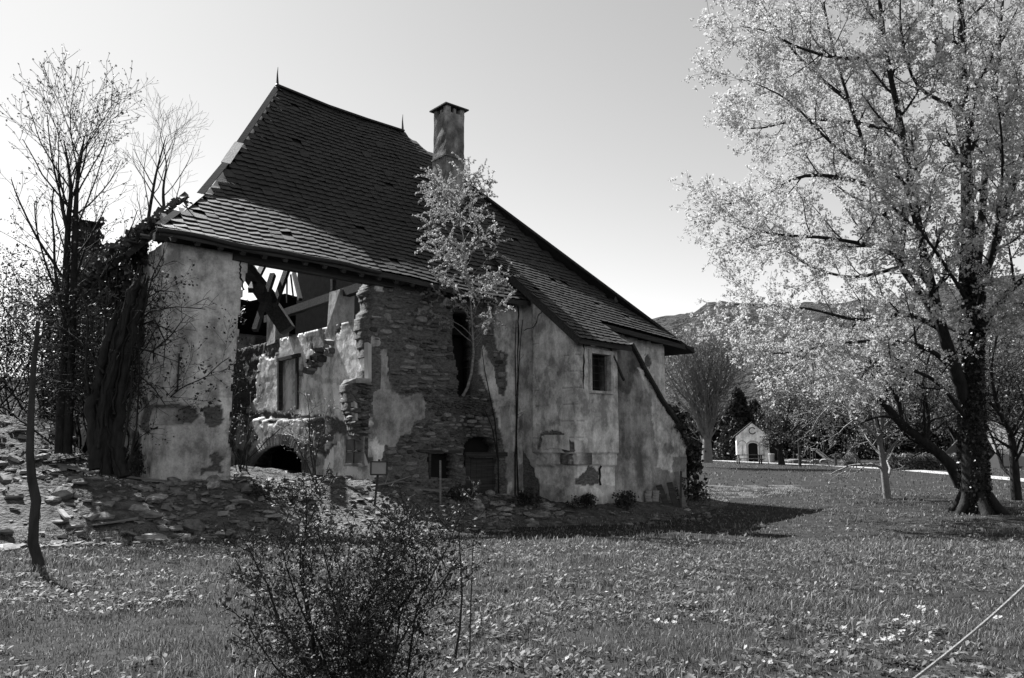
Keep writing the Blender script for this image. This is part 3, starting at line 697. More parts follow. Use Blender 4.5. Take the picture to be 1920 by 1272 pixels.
aroof = deck("annex_roof", zann, lambda b: 11.52, lambda b: s_r(b), np.linspace(-1.55, 1.6, 14))
deck("annex_roof", zann, lambda b: 11.52, lambda b: AE, np.linspace(-3.1, -1.55, 8))
shingle(zann, (-3.2, 1.25), lambda b: 11.55, lambda b: AE + .02 if b < -1.62 else s_r(b), .245, .30, .40, aroof, 5)
# right hip and what is left of the back slope
def quad_slab(name, pts, th, m, parent=house):
    mb = MB(); mb.prism(pts, (0, 0, -th)); return mb.build(name, m, parent)
zr = 14.6
quad_slab("roof_hip", [(10.93, 6.5, zr), (19.0, -1.9, 5.3), (19.2, 13.6, 5.6)], .1, M["slate"])
quad_slab("roof_back", [(8.2, 6.6, 14.65), (10.93, 6.6, zr), (19.0, 13.7, 6.4), (12.5, 13.7, 6.5), (10.2, 10, 10.7)], .1, M["deck"])
quad_slab("roof_back", [(1.5, 13.7, 6.2), (12.5, 13.7, 6.4), (12.6, 12.1, 8.5), (10.2, 12.4, 8.2), (8.6, 12.2, 8.35), (7.2, 12.6, 7.9), (5.6, 12.5, 8.0), (3.6, 13.0, 7.3), (1.5, 13.2, 6.8)], .1, M["deck"])
# boards under the eaves, verge board of the annex, gutter
mb = MB()
for k in range(20):
    s = -.3 + k * .6; mb.bar((s, -.58, float(zmain(s, -.5)) - .15), (s + .6, -.58, float(zmain(s + .6, -.5)) - .15), .05, .16)
mb.build("fascia", M["timber"], house)
pts = [(s, -.68, float(zmain(s, -.5)) - .1 + .02 * math.sin(s * 3)) for s in np.linspace(-.4, 5.8, 18)]
mb = MB(); mb.tube(pts, .055, 8); mb.build("gutter", M["iron"], house)
for k in range(20):
    s = 0.05 + k * .58; mb = MB(); z = float(zmain(s, -.5)) - .26; mb.bar((s, -.55, z), (s, .5, z + .84), .12, .14); mb.build("rafter_tail", M["timber"], house)
mb = MB(); mb.bar((11.5, 1.0, RK(1) - .12), (11.5, -3.12, RK(-3.12) - .12), .07, .26); mb.build("verge_board", M["timber"], house)
mb = MB(); mb.bar((11.62, 1.0, RK(1) - .22), (11.62, -3.0, RK(-3.0) - .22), .26, .06); mb.build("verge_soffit", M["timber"], house)
mb = MB(); z = RK(-3.1); mb.bar((11.5, -3.08, z - .12), (AE, -3.08, float(zann(AE, -3.08)) - .12), .06, .16); mb.build("fascia", M["timber"], house)
mb = MB(); mb.bar((14.0, -1.6, float(zann(14.2, -1.6)) - .12), (19.35, -1.6, 5.40), .08, .16); mb.build("fascia", M["timber"], house)
mb = MB(); mb.bar((AE - .4, -2.3, float(zann(AE, -2.3)) - .16), (AE - .4, -1.0, float(zann(AE, -1.0)) - .16), .4, .1); mb.build("soffit", M["timber"], house)
# ridge, hips, finials
for (a, c) in (((5.45, 6.5, 14.93), (7.5, 6.5, 14.74)), ((7.5, 6.5, 14.74), (9.2, 6.5, 14.68)), ((9.2, 6.5, 14.68), (10.95, 6.5, 14.66))):
    mb = MB(); mb.bar(a, c, .26, .07); mb.build("ridge_board", M["slate"], house)
def hip_pt(b): return Vector((float(s_l(b)), b, float(np.interp(b, *FL)) + .05))
for b0, b1, w in ((6.45, 5.2, .24), (5.2, 3.6, .24), (3.6, 3.15, .34), (3.15, 2.75, .34), (2.75, 1.35, .24), (1.35, .85, .3), (.85, .3, .3), (.3, -.5, .24)):
    mb = MB(); mb.bar(hip_pt(b0), hip_pt(b1), w * .8, .03, (-.2, -.6, .75)); mb.build("hip_flashing", M["lead"] if w > .25 else M["deck"], house)
for x, y, z in ((5.45, 6.5, 14.9), (10.93, 6.5, 14.62)):
    mb = MB(); mb.tube([(x, y, z - .1), (x, y, z + .1), (x - .02, y, z + .5), (x - .01, y, z + .78)], [.05, .05, .025, .008], 6); mb.tube([(x, y, z + .06), (x, y, z + .16)], [.09, .03], 8); mb.build("finial", M["iron"], house)
mb = MB(); q = (16.9, .22, 7.25); mb.tube([(q[0], q[1], q[2]), (q[0], q[1], q[2] + .22)], [.12, .02], 6); mb.build("hip_knob", M["iron"], house)
# rafters under the surviving slope and across the open end
for k in range(12):
    s = .4 + k * 1.0; bt = min(6.3, (s + .3) * 7 / 5.75 - .7)
    if bt > 1.2:
        prev = None; mb = MB()
        for b in (.3, 2.0, bt):
            if b > bt or (prev is not None and b <= prev.y + .2): continue
            p = Vector((s, b, float(zmain(s, b)) - .24))
            if prev is not None: mb.bar(prev, p, .12, .15)
            prev = p
        if mb.v: mb.build("rafter", M["timber"], house)
def hole_bar(p, q, d0, d1, w):                                          # timbers seen against the sky in the opening
    a = loc(at(*p, d0)); c = loc(at(*q, d1)); mb = MB(); mb.bar([float(v) for v in a], [float(v) for v in c], w); return mb.build("rafter", M["timber"], house)
hole_bar((462, 500), (512, 560), 24, 26.5, .26); hole_bar((502, 482), (470, 545), 27, 24.5, .17); hole_bar((512, 515), (478, 620), 25, 24, .16)
hole_bar((545, 488), (515, 572), 27, 26, .17); hole_bar((551, 512), (563, 562), 28, 27, .13); hole_bar((538, 520), (538, 568), 29, 29, .05); hole_bar((545, 515), (550, 558), 29, 29, .05)
hole_bar((460, 500), (540, 620), 27, 27, .5); hole_bar((625, 505), (625, 545), 24.5, 24.5, .14)
# dark boarded inner face of the back slope over the far room
mb = MB(); mb.prism([(6.9, .6, 5.6), (6.9, 7.3, 5.6), (6.9, 7.3, 9.4), (6.9, 5.6, 12.6), (6.9, .6, 7.4)], (.08, 0, 0)); mb.build("loft_partition", M["deck"], house)
mb = MB(); mb.box((12.1, 6.4, 5.35), (11.2, 12.0, .16)); mb.build("loft_floor", M["deck"], house)
# broken remains of the roof on the left end: battens, rafters and boards
def hz_(s): return 6.9 + (s + .3) * 1.05
for k in range(9):
    b = .6 + k * 1.35; e = 1.6 + rnd.uniform(-.6, 1.1) + (.8 if k < 2 else 0); e = min(e, float(s_l(b)) - .15); mb = MB(); mb.bar((-.7, b, hz_(-.7) - .1), (e, b + rnd.uniform(-.1, .1), hz_(e) - .1), .13, .15); mb.build("rafter", M["timber"], house)
for k in range(3):
    s = -.3 + k * .34; L = rnd.uniform(7, 12); b0 = .5 + rnd.uniform(0, .6) + k * .35; mb = MB(); mb.bar((s, b0, hz_(s)), (s, min(b0 + L, 12.6), hz_(s) - .1), .3, .035, (-.7, 0, .7)); mb.build("roof_board", M["timber"], house)
mb = MB(); a = hip_pt(1.7) - Vector((.1, 0, .25)); mb.bar(a, (-.4, 3.0, 7.15), .14); mb.build("rafter", M["timber"], house)
for k in range(3): mb = MB(); mb.bar((-.55 - .2 * k, -.3 + .35 * k, 6.72 - .12 * k), (-.1, 1.5 + k * .4, 7.0 - .1 * k), .22, .03, (0, -.3, 1)); mb.build("roof_board", M["paletimber"] if k == 0 else M["timber"], house)
# chimneys
ch = empty("chimney", (CHS + .06, CHB + .12, 0), 0, house)
def chim(root, zb, zt, w, m, zring):
    us = [(-w / 2, -w / 2), (w / 2, -w / 2), (w / 2, w / 2), (-w / 2, w / 2)]
    mb = MB(); n = 14; V = []; Fc = []
    for k in range(n + 1):
        z = zb + (zt - zb) * k / n; g = 1.06 if z < zring else 1.0
        for i in range(4):
            x0, y0 = us[i]; x1, y1 = us[(i + 1) % 4]
            for j in range(4): t = j / 4; V.append(((x0 + (x1 - x0) * t) * g + rnd.uniform(-.012, .012), (y0 + (y1 - y0) * t) * g + rnd.uniform(-.012, .012), z))
    Fc = [(k * 16 + i, k * 16 + (i + 1) % 16, (k + 1) * 16 + (i + 1) % 16, (k + 1) * 16 + i) for k in range(n) for i in range(16)] + [tuple(n * 16 + i for i in range(16))]
    mb.add(V, Fc); o = mb.build("stack", m, root)
    tn = np.array([.55 if (p[2] > zring and fbm(np.array(p[0] * 3 + p[1] * 2), np.array(p[2] * 1.6), 111, 3) > .52) else 1.0 for p in mb.v]); (o.data.attributes["tone"].data.foreach_set("value", tn.astype(np.float32)) if "tone" in o.data.attributes else None)
    mb = MB(); mb.box((0, 0, zring), (w * 1.14, w * 1.14, .07)); mb.build("string_course", m, root)
    for sx in (-1, 1):
        for sy in (-1, 1): mb = MB(); mb.box((sx * (w / 2 - .1), sy * (w / 2 - .1), zt + .11), (.2, .2, .22)); mb.build("cap_pier", m, root)
    for sx, sy in ((0, -1), (0, 1), (-1, 0), (1, 0)): mb = MB(); mb.box((sx * (w / 2 - .1), sy * (w / 2 - .1), zt + .1), (.12, .12, .2)); mb.build("cap_pier", m, root)
    h = w / 2 + .13; z = zt + .22
    mb = MB(); mb.add([(-h, -h, z), (h, -h, z), (h, h, z), (-h, h, z), (-h, -h, z + .05), (h, -h, z + .05), (h, h, z + .05), (-h, h, z + .05), (0, 0, z + .36)], [(3, 2, 1, 0), (0, 1, 5, 4), (1, 2, 6, 5), (2, 3, 7, 6), (3, 0, 4, 7), (4, 5, 8), (5, 6, 8), (6, 7, 8), (7, 4, 8)]); mb.build("chimney_cap", M["iron"], root)
chim(ch, 10.2, 14.55, .86, M["chimney"], 12.75)
q = onS(165, 410, 1.6); zc = q[1]
ch2 = empty("chimney", (1.6, q[0], 0), 0, house); chim(ch2, 5.5, zc - .5, .85, M["bark2"], zc - 1.4)

# ================================================================== plants
def unit(v): return v / (np.linalg.norm(v) + 1e-9)
class Plant:
    """grows branches as polylines with radii; tips collect the leaf-bearing ends"""
    def __init__(s, seed): s.r = np.random.default_rng(seed); s.br = []; s.tips = []
    def grow(s, p, d, L, r, lv, sp):
        n = max(3, int(L / sp["seg"])); d = unit(np.array(d, float)); p = np.array(p, float); P = [p.copy()]; Rr = [r]
        for i in range(n):
            d = unit(d + s.r.normal(0, sp["wob"], 3) + np.array([0, 0, sp["trop"][min(lv, len(sp["trop"]) - 1)]]) + np.array(sp.get("wind", (0, 0, 0))))
            p = p + d * (L / n); P.append(p.copy()); Rr.append(max(r * (1 - (i + 1) / n * (1 - sp["taper"])), sp.get("rmin", .003)))
        s.limb(P, Rr, lv, sp, L)
    def limb(s, P, Rr, lv, sp, L=None, start=None):
        P = [np.array(q, float) for q in P]; s.br.append((P, Rr))
        if L is None: L = sum(np.linalg.norm(b - a) for a, b in zip(P[:-1], P[1:]))
        if lv >= sp["max"]: s.tips.append(P); return
        k = sp["nch"][min(lv, len(sp["nch"]) - 1)]; k = max(1, int(round(k * s.r.uniform(.8, 1.2)))); az = s.r.uniform(0, 6.28)
        st = sp["start"] if start is None else start
        for j in range(k):
            t = st + (1 - st) * (j + s.r.uniform(.2, .8)) / k; f = t * (len(P) - 1); i = min(int(f), len(P) - 2); q = P[i] + (P[i + 1] - P[i]) * (f - i); dd = unit(P[i + 1] - P[i])
            az += 2.4 + s.r.uniform(-.5, .5); a = sp["ang"] * s.r.uniform(.7, 1.3)
            x = unit(np.cross(dd, [0.1, .2, 1.0])); y = np.cross(dd, x); nd = dd * math.cos(a) + (x * math.cos(az) + y * math.sin(az)) * math.sin(a)
            rb = Rr[i] * sp["rr"]; Lb = (sp["len"][lv] if "len" in sp else L * sp["lr"]) * (1 - .45 * t) * s.r.uniform(.75, 1.25)
            s.grow(q, nd, Lb, max(rb, sp.get("rmin", .003)), lv + 1, sp)
        s.tips.append(P[-3:])
    def wood(s, name, m, parent, sides=(8, 6, 4, 3)):
        Vs = []; Fs = []; o = 0
        for P, Rr in s.br:
            P = np.array(P); Rr = np.array(Rr); n = 8 if Rr[0] > .12 else 6 if Rr[0] > .04 else 4 if Rr[0] > .012 else 3
            d = np.gradient(P, axis=0); d /= np.linalg.norm(d, axis=1)[:, None] + 1e-9
            ref = np.array([.31, .2, .93]) if abs(unit(P[-1] - P[0])[2]) < .9 else np.array([1., .1, 0])
            x = np.cross(d, ref); x /= np.linalg.norm(x, axis=1)[:, None] + 1e-9; y = np.cross(d, x)
            a = np.arange(n) * 2 * math.pi / n
            if Rr.max() > .1:
                Rk = Rr[:, None] * (1 + .22 * (vn(a[None] * 1.9 + np.zeros((len(P), 1)), (P[:, 2:] + P[:, :1]) * 1.6, 7) - .5) * np.ones((1, n)))
            else: Rk = np.repeat(Rr[:, None], n, 1)
            V = P[:, None] + (x[:, None] * np.cos(a)[None, :, None] + y[:, None] * np.sin(a)[None, :, None]) * Rk[:, :, None]
            m_ = len(P); i = np.arange(m_ * n).reshape(m_, n); q = np.stack([i[:-1], np.roll(i[:-1], -1, 1), np.roll(i[1:], -1, 1), i[1:]], -1).reshape(-1, 4) + o
            Vs.append(V.reshape(-1, 3)); Fs.append(q); o += m_ * n
        return link(bpy.data.objects.new(name, np_mesh(name, np.concatenate(Vs), [np.concatenate(Fs)], m, True)), parent)
    def points(s, step, jit=0, frac=0.):
        out = []
        for P in s.tips:
            P = np.array(P); seg = np.linalg.norm(np.diff(P, axis=0), axis=1); L = seg.sum()
            k = max(1, int(L / step)); c = np.concatenate([[0], np.cumsum(seg)])
            for t in np.linspace(frac, 1, k + 1)[1:] * L: out.append([np.interp(t, c, P[:, j]) for j in range(3)])
        out = np.array(out); return out + s.r.normal(0, jit, out.shape) if jit else out
def leaves(rng, C, n, size, spread, aspect=.6, down=0., var=.35):
    """n leaf faces round each centre; every leaf a small bent diamond (2 triangles)"""
    C = np.repeat(C, n, 0); N = len(C)
    g = rng.normal(0, 1, (N, 3)); g /= np.linalg.norm(g, axis=1)[:, None]; C = C + g * (rng.random(N) ** .5)[:, None] * spread
    a = rng.normal(0, 1, (N, 3)); a[:, 2] -= down; a /= np.linalg.norm(a, axis=1)[:, None]
    b = np.cross(a, rng.normal(0, 1, (N, 3))); b /= np.linalg.norm(b, axis=1)[:, None]; nn = np.cross(a, b)
    s = size * (1 + var * rng.normal(0, 1, N)).clip(.4, 2)[:, None]
    V = np.stack([C - a * s * .5, C + b * s * aspect * .5 + nn * s * .12, C + a * s * .5, C - b * s * aspect * .5 + nn * s * .12], 1).reshape(-1, 3)
    i = np.arange(N)[:, None] * 4; return V, np.concatenate([i + np.array([[0, 1, 2]]), i + np.array([[0, 2, 3]])])
def foliage(name, V, Fc, m, parent): return link(bpy.data.objects.new(name, np_mesh(name, V, [Fc], m)), parent)
def tree(name, label, cat, base, group=None):
    return tag(empty(name, tuple(base)), label, cat, group)
def rel(P, base): return [np.array(p, float) - np.array(base, float) for p in P]

# ------------------------------------------------------------------ the blossoming maple
TB = on_ground(1832, 962, 12, 60); TD = TB.y
mp = tree("maple_tree", "tall maple covered in pale blossom, ivy up its thick dark trunk", "tree", TB)
pl = Plant(11)
def tl(pts, r0, r1, dy=0):
    P = []; n = len(pts)
    for i, q in enumerate(pts):
        d = TD + (q[2] if len(q) > 2 else 0) + dy * i / max(1, n - 1); P.append(at(q[0], q[1], d) - np.array(TB))
    # smooth by subdivision
    Q = []
    for i in range(n - 1):
        p0 = P[max(i - 1, 0)]; p1 = P[i]; p2 = P[i + 1]; p3 = P[min(i + 2, n - 1)]
        for t in (0, .25, .5, .75): Q.append(.5 * (2 * p1 + (p2 - p0) * t + (2 * p0 - 5 * p1 + 4 * p2 - p3) * t * t + (3 * p1 - p0 - 3 * p2 + p3) * t ** 3))
    Q.append(P[-1]); m = len(Q); return Q, [r0 + (r1 - r0) * (i / (m - 1)) ** .8 for i in range(m)]
SPM = dict(seg=.3, wob=.10, trop=[0, .06, .09, .06], taper=.35, max=3, nch=[0, 8, 6], start=.12, ang=.85, rr=.5, len=[2.3, 2.3, 1.15, .55], rmin=.006)
trunk_P, trunk_R = tl([(1832, 975), (1830, 940), (1826, 880), (1822, 800), (1820, 720), (1822, 640), (1824, 560)], .44, .27)
trunk_R[0] = .68; trunk_R[1] = .60; trunk_R[2] = .53; trunk_R[3] = .47
pt = Plant(12); pt.br.append((trunk_P, trunk_R))
for a in range(7):                                                     # root flare
    an = a * 1.05 + .3; q = np.array([math.cos(an), math.sin(an), 0]); pt.br.append(([q * .34 + np.array([0, 0, .6]), q * .48 + np.array([0, 0, .25]), q * .66 + np.array([0, 0, .04]), q * .9 + np.array([0, 0, -.12])], [.12, .16, .15, .08]))
trunk_o = pt.wood("trunk", M["bark"], mp)
LIMBS = [
    ([(1824, 560), (1816, 450), (1812, 300), (1806, 150), (1800, 0), (1790, -160), (1785, -300)], .34, .06, 0),
    ([(1816, 770), (1794, 700), (1768, 620), (1742, 520), (1716, 400), (1692, 250), (1662, 100), (1640, -80), (1625, -200)], .30, .05, -1.5),
    ([(1768, 620), (1735, 560), (1690, 500), (1672, 440), (1640, 330), (1592, 190), (1555, 60), (1530, -80)], .20, .04, 1.5),
    ([(1824, 560), (1862, 470), (1890, 380), (1925, 260), (1960, 120), (1990, -40)], .24, .05, 1),
    ([(1822, 640), (1880, 560), (1960, 490), (2060, 430), (2150, 400)], .17, .04, -2),
    ([(1824, 560), (1838, 440), (1850, 300), (1868, 150), (1880, 0), (1900, -150)], .22, .05, 3),
    ([(1812, 300), (1790, 200), (1760, 100), (1745, -20), (1740, -140)], .16, .04, 2.5),
    ([(1794, 700), (1740, 655), (1660, 640), (1570, 645), (1490, 660), (1420, 665)], .13, .025, -2.5),
    ([(1768, 620), (1700, 590), (1610, 600), (1520, 580), (1440, 575), (1375, 570)], .12, .025, 2),
    ([(1742, 520), (1660, 470), (1560, 448), (1460, 440), (1390, 425)], .13, .025, -3),
    ([(1716, 400), (1620, 345), (1510, 330), (1420, 372), (1340, 385)], .13, .025, -1),
    ([(1692, 250), (1600, 230), (1500, 225), (1430, 240), (1370, 240)], .11, .025, 2),
    ([(1662, 100), (1580, 110), (1500, 90), (1440, 60), (1390, 50)], .10, .02, -2),
    ([(1592, 190), (1520, 130), (1460, 60), (1410, -30)], .09, .02, 1.5),
    ([(1640, 330), (1560, 270), (1480, 190), (1400, 150)], .09, .02, -2.5),
    ([(1640, -80), (1560, -60), (1480, -90), (1400, -60)], .09, .02, 1),
    ([(1690, 500), (1600, 520), (1520, 500), (1470, 470), (1400, 462)], .09, .02, 3.5),
    ([(1822, 800), (1760, 720), (1690, 690), (1620, 690), (1560, 710)], .10, .02, -3),
    ([(1835, 640), (1870, 600), (1930, 590), (2000, 600)], .08, .02, -3.5),
    ([(1830, 620), (1810, 560), (1760, 480), (1720, 420), (1690, 330)], .12, .03, -4.5),
    ([(1826, 600), (1850, 520), (1870, 420), (1880, 300), (1870, 180)], .12, .03, -4.5),
    ([(1720, 400), (1700, 300), (1640, 230), (1570, 180)], .10, .025, 4),
    ([(1790, 200), (1720, 160), (1690, 60), (1690, -60)], .10, .025, -3),
    ([(1790, 620), (1740, 600), (1700, 640), (1640, 680), (1590, 740)], .07, .02, 3),
    ([(1815, 300), (1850, 220), (1900, 180), (1960, 60)], .10, .02, -2.5),
]
for pts, r0, r1, dy in LIMBS:
    P, Rr = tl(pts, r0 * .78, r1 * .6, dy); L = sum(np.linalg.norm(b - a) for a, b in zip(P[:-1], P[1:]))
    sp = dict(SPM); sp["nch"] = [0, max(7, int(L * 1.6)), 7]; pl.limb(P, Rr, 1, sp, 3.0, .16 if r0 < .2 else .3)
pl.wood("branches", M["bark"], mp)
C = pl.points(.078, .10, .0)
# the low trunk zone carries fewer tufts, as the ivy does
V, Fc = leaves(pl.r, C, 11, .06, .10, .85)
foliage("crown", V, Fc, M["blossom"], mp)
print("maple clusters", len(C), "branches", len(pl.br))
# ivy on the trunk
rg = np.random.default_rng(5); n = 9000; tz = rg.random(n) ** .8 * 9.0; an = rg.uniform(0, 6.28, n)
tp = np.array(trunk_P); cx = np.interp(tz, tp[:, 2], tp[:, 0]); cy = np.interp(tz, tp[:, 2], tp[:, 1]); rr_ = np.interp(tz, tp[:, 2], trunk_R) + rg.random(n) * .07
keepi = (vn(an * 1.6, tz * .7, 7) > .36)
C = np.stack([cx + np.cos(an) * rr_, cy + np.sin(an) * rr_, tz], 1)[keepi]
V, Fc = leaves(rg, C, 1, .085, .03, .9, .8); foliage("ivy", V, Fc, M["ivy"], mp)

# ------------------------------------------------------------------ bare and budding trees on the left
def simple_tree(name, label, cat, base, stems, sp, seed, bark, leaf=None, leafn=3, lsize=.06, lspread=.05, step=.3, group=None, frac=.2, down=0):
    t = tree(name, label, cat, base, group); p = Plant(seed)
    for (pts, r0, r1, d0) in stems:
        P = [np.array(at(x, y, d0 if len(q) == 0 else q[0])) - np.array(base) for x, y, *q in pts]
        Q = []; n = len(P)
        for i in range(n - 1):
            a = P[max(i - 1, 0)]; b = P[i]; c = P[i + 1]; d = P[min(i + 2, n - 1)]
            for k in (0, .33, .66): Q.append(.5 * (2 * b + (c - a) * k + (2 * a - 5 * b + 4 * c - d) * k * k + (3 * b - a - 3 * c + d) * k ** 3))
        Q.append(P[-1]); m = len(Q); p.limb(Q, [r0 + (r1 - r0) * i / (m - 1) for i in range(m)], 0, sp)
    p.wood("trunk", bark, t)
    if leaf is not None:
        C = p.points(step, .02, frac); V, Fc = leaves(p.r, C, leafn, lsize, lspread, .6, down); foliage("crown", V, Fc, leaf, t)
    return t
UP = dict(seg=.3, wob=.07, trop=[.0, .09, .10, .08], taper=.3, max=3, nch=[17, 6, 3], start=.22, ang=.66, rr=.45, len=[3.1, 1.2, .5], rmin=.005)
b = on_ground(118, 830, 12, 24); d = 19.5; b = Vector(at(120, 840, d)); b.z = float(ground(b.x, b.y)[0])
simple_tree("bare_tree", "tall budding tree with two slender stems left of the ruined house", "tree", b,
    [([(112, 850), (118, 700), (122, 560), (128, 420), (133, 360), (128, 310), (120, 265)], .13, .012, d), ([(126, 850), (132, 700), (138, 540), (142, 400), (146, 330), (154, 285), (158, 255)], .11, .012, d)], UP, 21, M["bark"], M["leafmid"], 2, .055, .04, .22)
UPB = dict(UP); UPB.update(nch=[9, 5, 3], len=[2.6, 1.1, .5], start=.35)
d = 21.; b = Vector(at(285, 830, d)); b.z = float(ground(b.x, b.y)[0])
for seed, lab, px_, pts in ((23, "thin leafless tree leaning right behind the broken left roof end", 270, [(262, 800), (266, 600), (275, 440), (290, 340), (302, 290), (312, 255)]),
                            (24, "small leafless tree with forked top rising above the overgrown left roof", 310, [(300, 800), (304, 600), (308, 420), (306, 355), (312, 310), (304, 265)])):
    dd = 33. ; b = Vector(at(px_, 830, dd)); b.z = float(ground(b.x, b.y)[0])
    simple_tree("bare_tree", lab, "tree", b, [(pts, .12, .012, dd)], dict(UPB, len=[3.2, 1.5, .7]), seed, M["bark2"])
# dead trunks leaning by the corner
d = 17.6; b = Vector(at(205, 880, d)); b.z = float(ground(b.x, b.y)[0])
t = tree("dead_tree", "dark dead trunks leaning together beside the left house corner", "tree", b); p = Plant(25)
for pts, r0, r1 in (([(182, 880), (190, 800), (205, 720), (226, 640), (248, 560), (256, 530)], .17, .10), ([(226, 890), (222, 800), (228, 720), (244, 640), (262, 575), (270, 545)], .12, .08), ([(176, 850), (172, 760), (186, 700), (200, 640), (214, 600)], .12, .09),
                    ([(232, 895), (214, 830), (196, 770), (178, 730)], .13, .10), ([(200, 890), (196, 790), (204, 700), (222, 620)], .12, .10)):
    P = [np.array(at(x, y, d + i * .04)) - np.array(b) for i, (x, y) in enumerate(pts)]; n = len(P); Q = []
    for i in range(n - 1):
        for k in (0, .2, .4, .6, .8): Q.append(P[i] + (P[i + 1] - P[i]) * k + p.r.normal(0, .022, 3) * (1 if i + k else 0))
    Q += [P[-1], P[-1] + (P[-1] - P[-2]) * .18]; m_ = len(Q); rr = [(r0 + (r1 - r0) * i / (m_ - 1)) * p.r.uniform(.86, 1.12) for i in range(m_)]; rr[-1] *= .35; rr[-2] *= .8; p.br.append((Q, rr))
    for k in range(3):
        q = P[-1] + p.r.normal(0, r1 * .45, 3); e = unit(P[-1] - P[-2]); p.br.append(([q - e * .3, q + e * .1, q + e * p.r.uniform(.2, .5)], [r1 * .5, r1 * .4, .01]))
for P, Rr in list(p.br):
    if len(P) < 6: continue
    for k in range(3):
        a0 = p.r.uniform(0, 6.28); tw = p.r.uniform(-1.2, 1.2); Q = []; m_ = len(P); i0 = p.r.integers(0, m_ // 2)
        for i in range(i0, m_ - 1):
            an = a0 + tw * i / m_; Q.append(P[i] + np.array([math.cos(an), math.sin(an), 0]) * (Rr[i] * 1.04 + .02) + p.r.normal(0, .015, 3))
        if len(Q) > 3: p.br.append((Q, [p.r.uniform(.012, .035)] * len(Q)))
p.wood("trunk", M["bark"], t)
TW = dict(seg=.2, wob=.16, trop=[.02, .0, -.02], taper=.3, max=2, nch=[7, 4], start=.15, ang=.8, rr=.5, len=[.8, .4], rmin=.005)
p2 = Plant(26)
for pts in ([(240, 640), (262, 610), (290, 600), (310, 640), (306, 690)], [(235, 660), (258, 700), (290, 730), (310, 760)], [(250, 600), (275, 560), (300, 545), (330, 548)], [(225, 720), (210, 640), (190, 560), (180, 470)], [(245, 620), (280, 585), (330, 575), (385, 580)],
            [(230, 760), (250, 700), (258, 640), (266, 590)], [(214, 820), (232, 740), (246, 660), (252, 600)], [(250, 650), (285, 660), (320, 630), (350, 590)], [(262, 620), (285, 520), (310, 470)], [(195, 700), (150, 640), (110, 610)], [(200, 800), (190, 700), (196, 600), (205, 520)], [(230, 840), (246, 740), (250, 640), (270, 520)], [(215, 760), (240, 690), (275, 650), (300, 600)], [(180, 800), (160, 700), (165, 600), (150, 520)], [(240, 880), (256, 800), (262, 700), (258, 620)], [(190, 760), (140, 720), (100, 715)]):
    P = [np.array(at(x, y, d + rnd.uniform(-.3, .5))) - np.array(b) for x, y in pts]; n = len(P); p2.limb(P, [.03 * (1 - .7 * i / (n - 1)) for i in range(n)], 0, TW)
p2.wood("twigs", M["bark"], t)
# thicket: overgrown shrubs round the left end
BU = dict(seg=.22, wob=.16, trop=[.03, .03, .0], taper=.3, max=2, nch=[9, 6], start=.2, ang=.75, rr=.45, len=[1.3, .6], rmin=.004)
def shrub(name, label, base, h, spread, nst, seed, bark, leaf, leafn, lsize, lspr, step=.14, group=None, sp=BU, cat="shrub", r0=.03, wood="stems", lf="foliage"):
    t = tree(name, label, cat, base, group); p = Plant(seed)
    for k in range(nst):
        a = p.r.uniform(0, 6.28); q = p.r.random() ** .7; tilt = q * spread
        p.grow(np.array([math.cos(a) * .15 * q, math.sin(a) * .15 * q, -.1]) , [math.cos(a) * math.sin(tilt), math.sin(a) * math.sin(tilt), math.cos(tilt)], h * p.r.uniform(.75, 1.1), r0 * p.r.uniform(.6, 1.2), 0, sp)
    p.wood(wood, bark, t)
    if leaf is not None:
        C = p.points(step, .02, .1); V, Fc = leaves(p.r, C, leafn, lsize, lspr, .65); foliage(lf, V, Fc, leaf, t)
    return t
BIGB = dict(BU, len=[1.7, .8], nch=[10, 6])
for k, (x, dd, h, lab, lm, sd) in enumerate((
        (20, 26, 6.6, "dark leafy shrub at the far left edge behind the rubble", "leafdark", .8), (75, 26, 7.0, "dense dark shrub behind the cut young trunk", "leafdark", .7),
        (150, 22.5, 6.2, "tangled shrub with small shining leaves between bare tree and dead trunks", "leafmid", .75), (195, 20.6, 5.2, "tall dark shrub climbing towards the broken roof end", "leafdark", .6),
        (232, 20.2, 4.6, "overgrown shrub reaching the eaves at the left end of the house", "leafdark", .5), (-40, 24.5, 6.4, "low dark shrub cut by the left edge of the picture", "leafdark", .8), (40, 34, 9.0, "far dark bush in the left background", "leafdark", .7))):
    bb = Vector(at(x, 830, dd)); bb.z = float(ground(bb.x, bb.y)[0])
    shrub("shrub", lab, bb, h, sd, 12, 300 + k, M["bark"], M[lm], 2, .075, .16, .17, "shrubs of the thicket left of the house", BIGB)
bb = Vector(at(45, 600, 19)); 
# ivy over the broken left roof and its chimney
def patch_leaves(name, label, C, base, leaf, size, n, spr, seed, cat="ivy", stems=None, group=None):
    t = tree(name, label, cat, base, group); rg = np.random.default_rng(seed); V, Fc = leaves(rg, C - np.array(base), n, size, spr, .85, .5); foliage("leaf_cover", V, Fc, leaf, t)
    if stems:
        p = Plant(seed); p.br = [([np.array(q) - np.array(base) for q in P], r) for P, r in stems]; p.wood("stems", M["bark"], t)
    return t
rg = np.random.default_rng(8); n = 2600; bb_ = rg.uniform(.8, 12.6, n); ss = rg.uniform(-.7, .9, n); ok = fbm(bb_ * .9, ss * .9, 120, 3) > .40
C = W(ss[ok], bb_[ok], 6.9 + (ss[ok] + .3) * 1.05 + rg.random(ok.sum()) * .25 + .05)
nc = 2400; bc = rg.uniform(1.2, 12.8, nc); C = np.concatenate([C, W(-.22 + rg.normal(0, .16, nc), bc, 7.3 - 4.6 * rg.random(nc) ** 1.2 * (.5 + .9 * fbm(bc * .8, bc * 0, 121, 3)))])
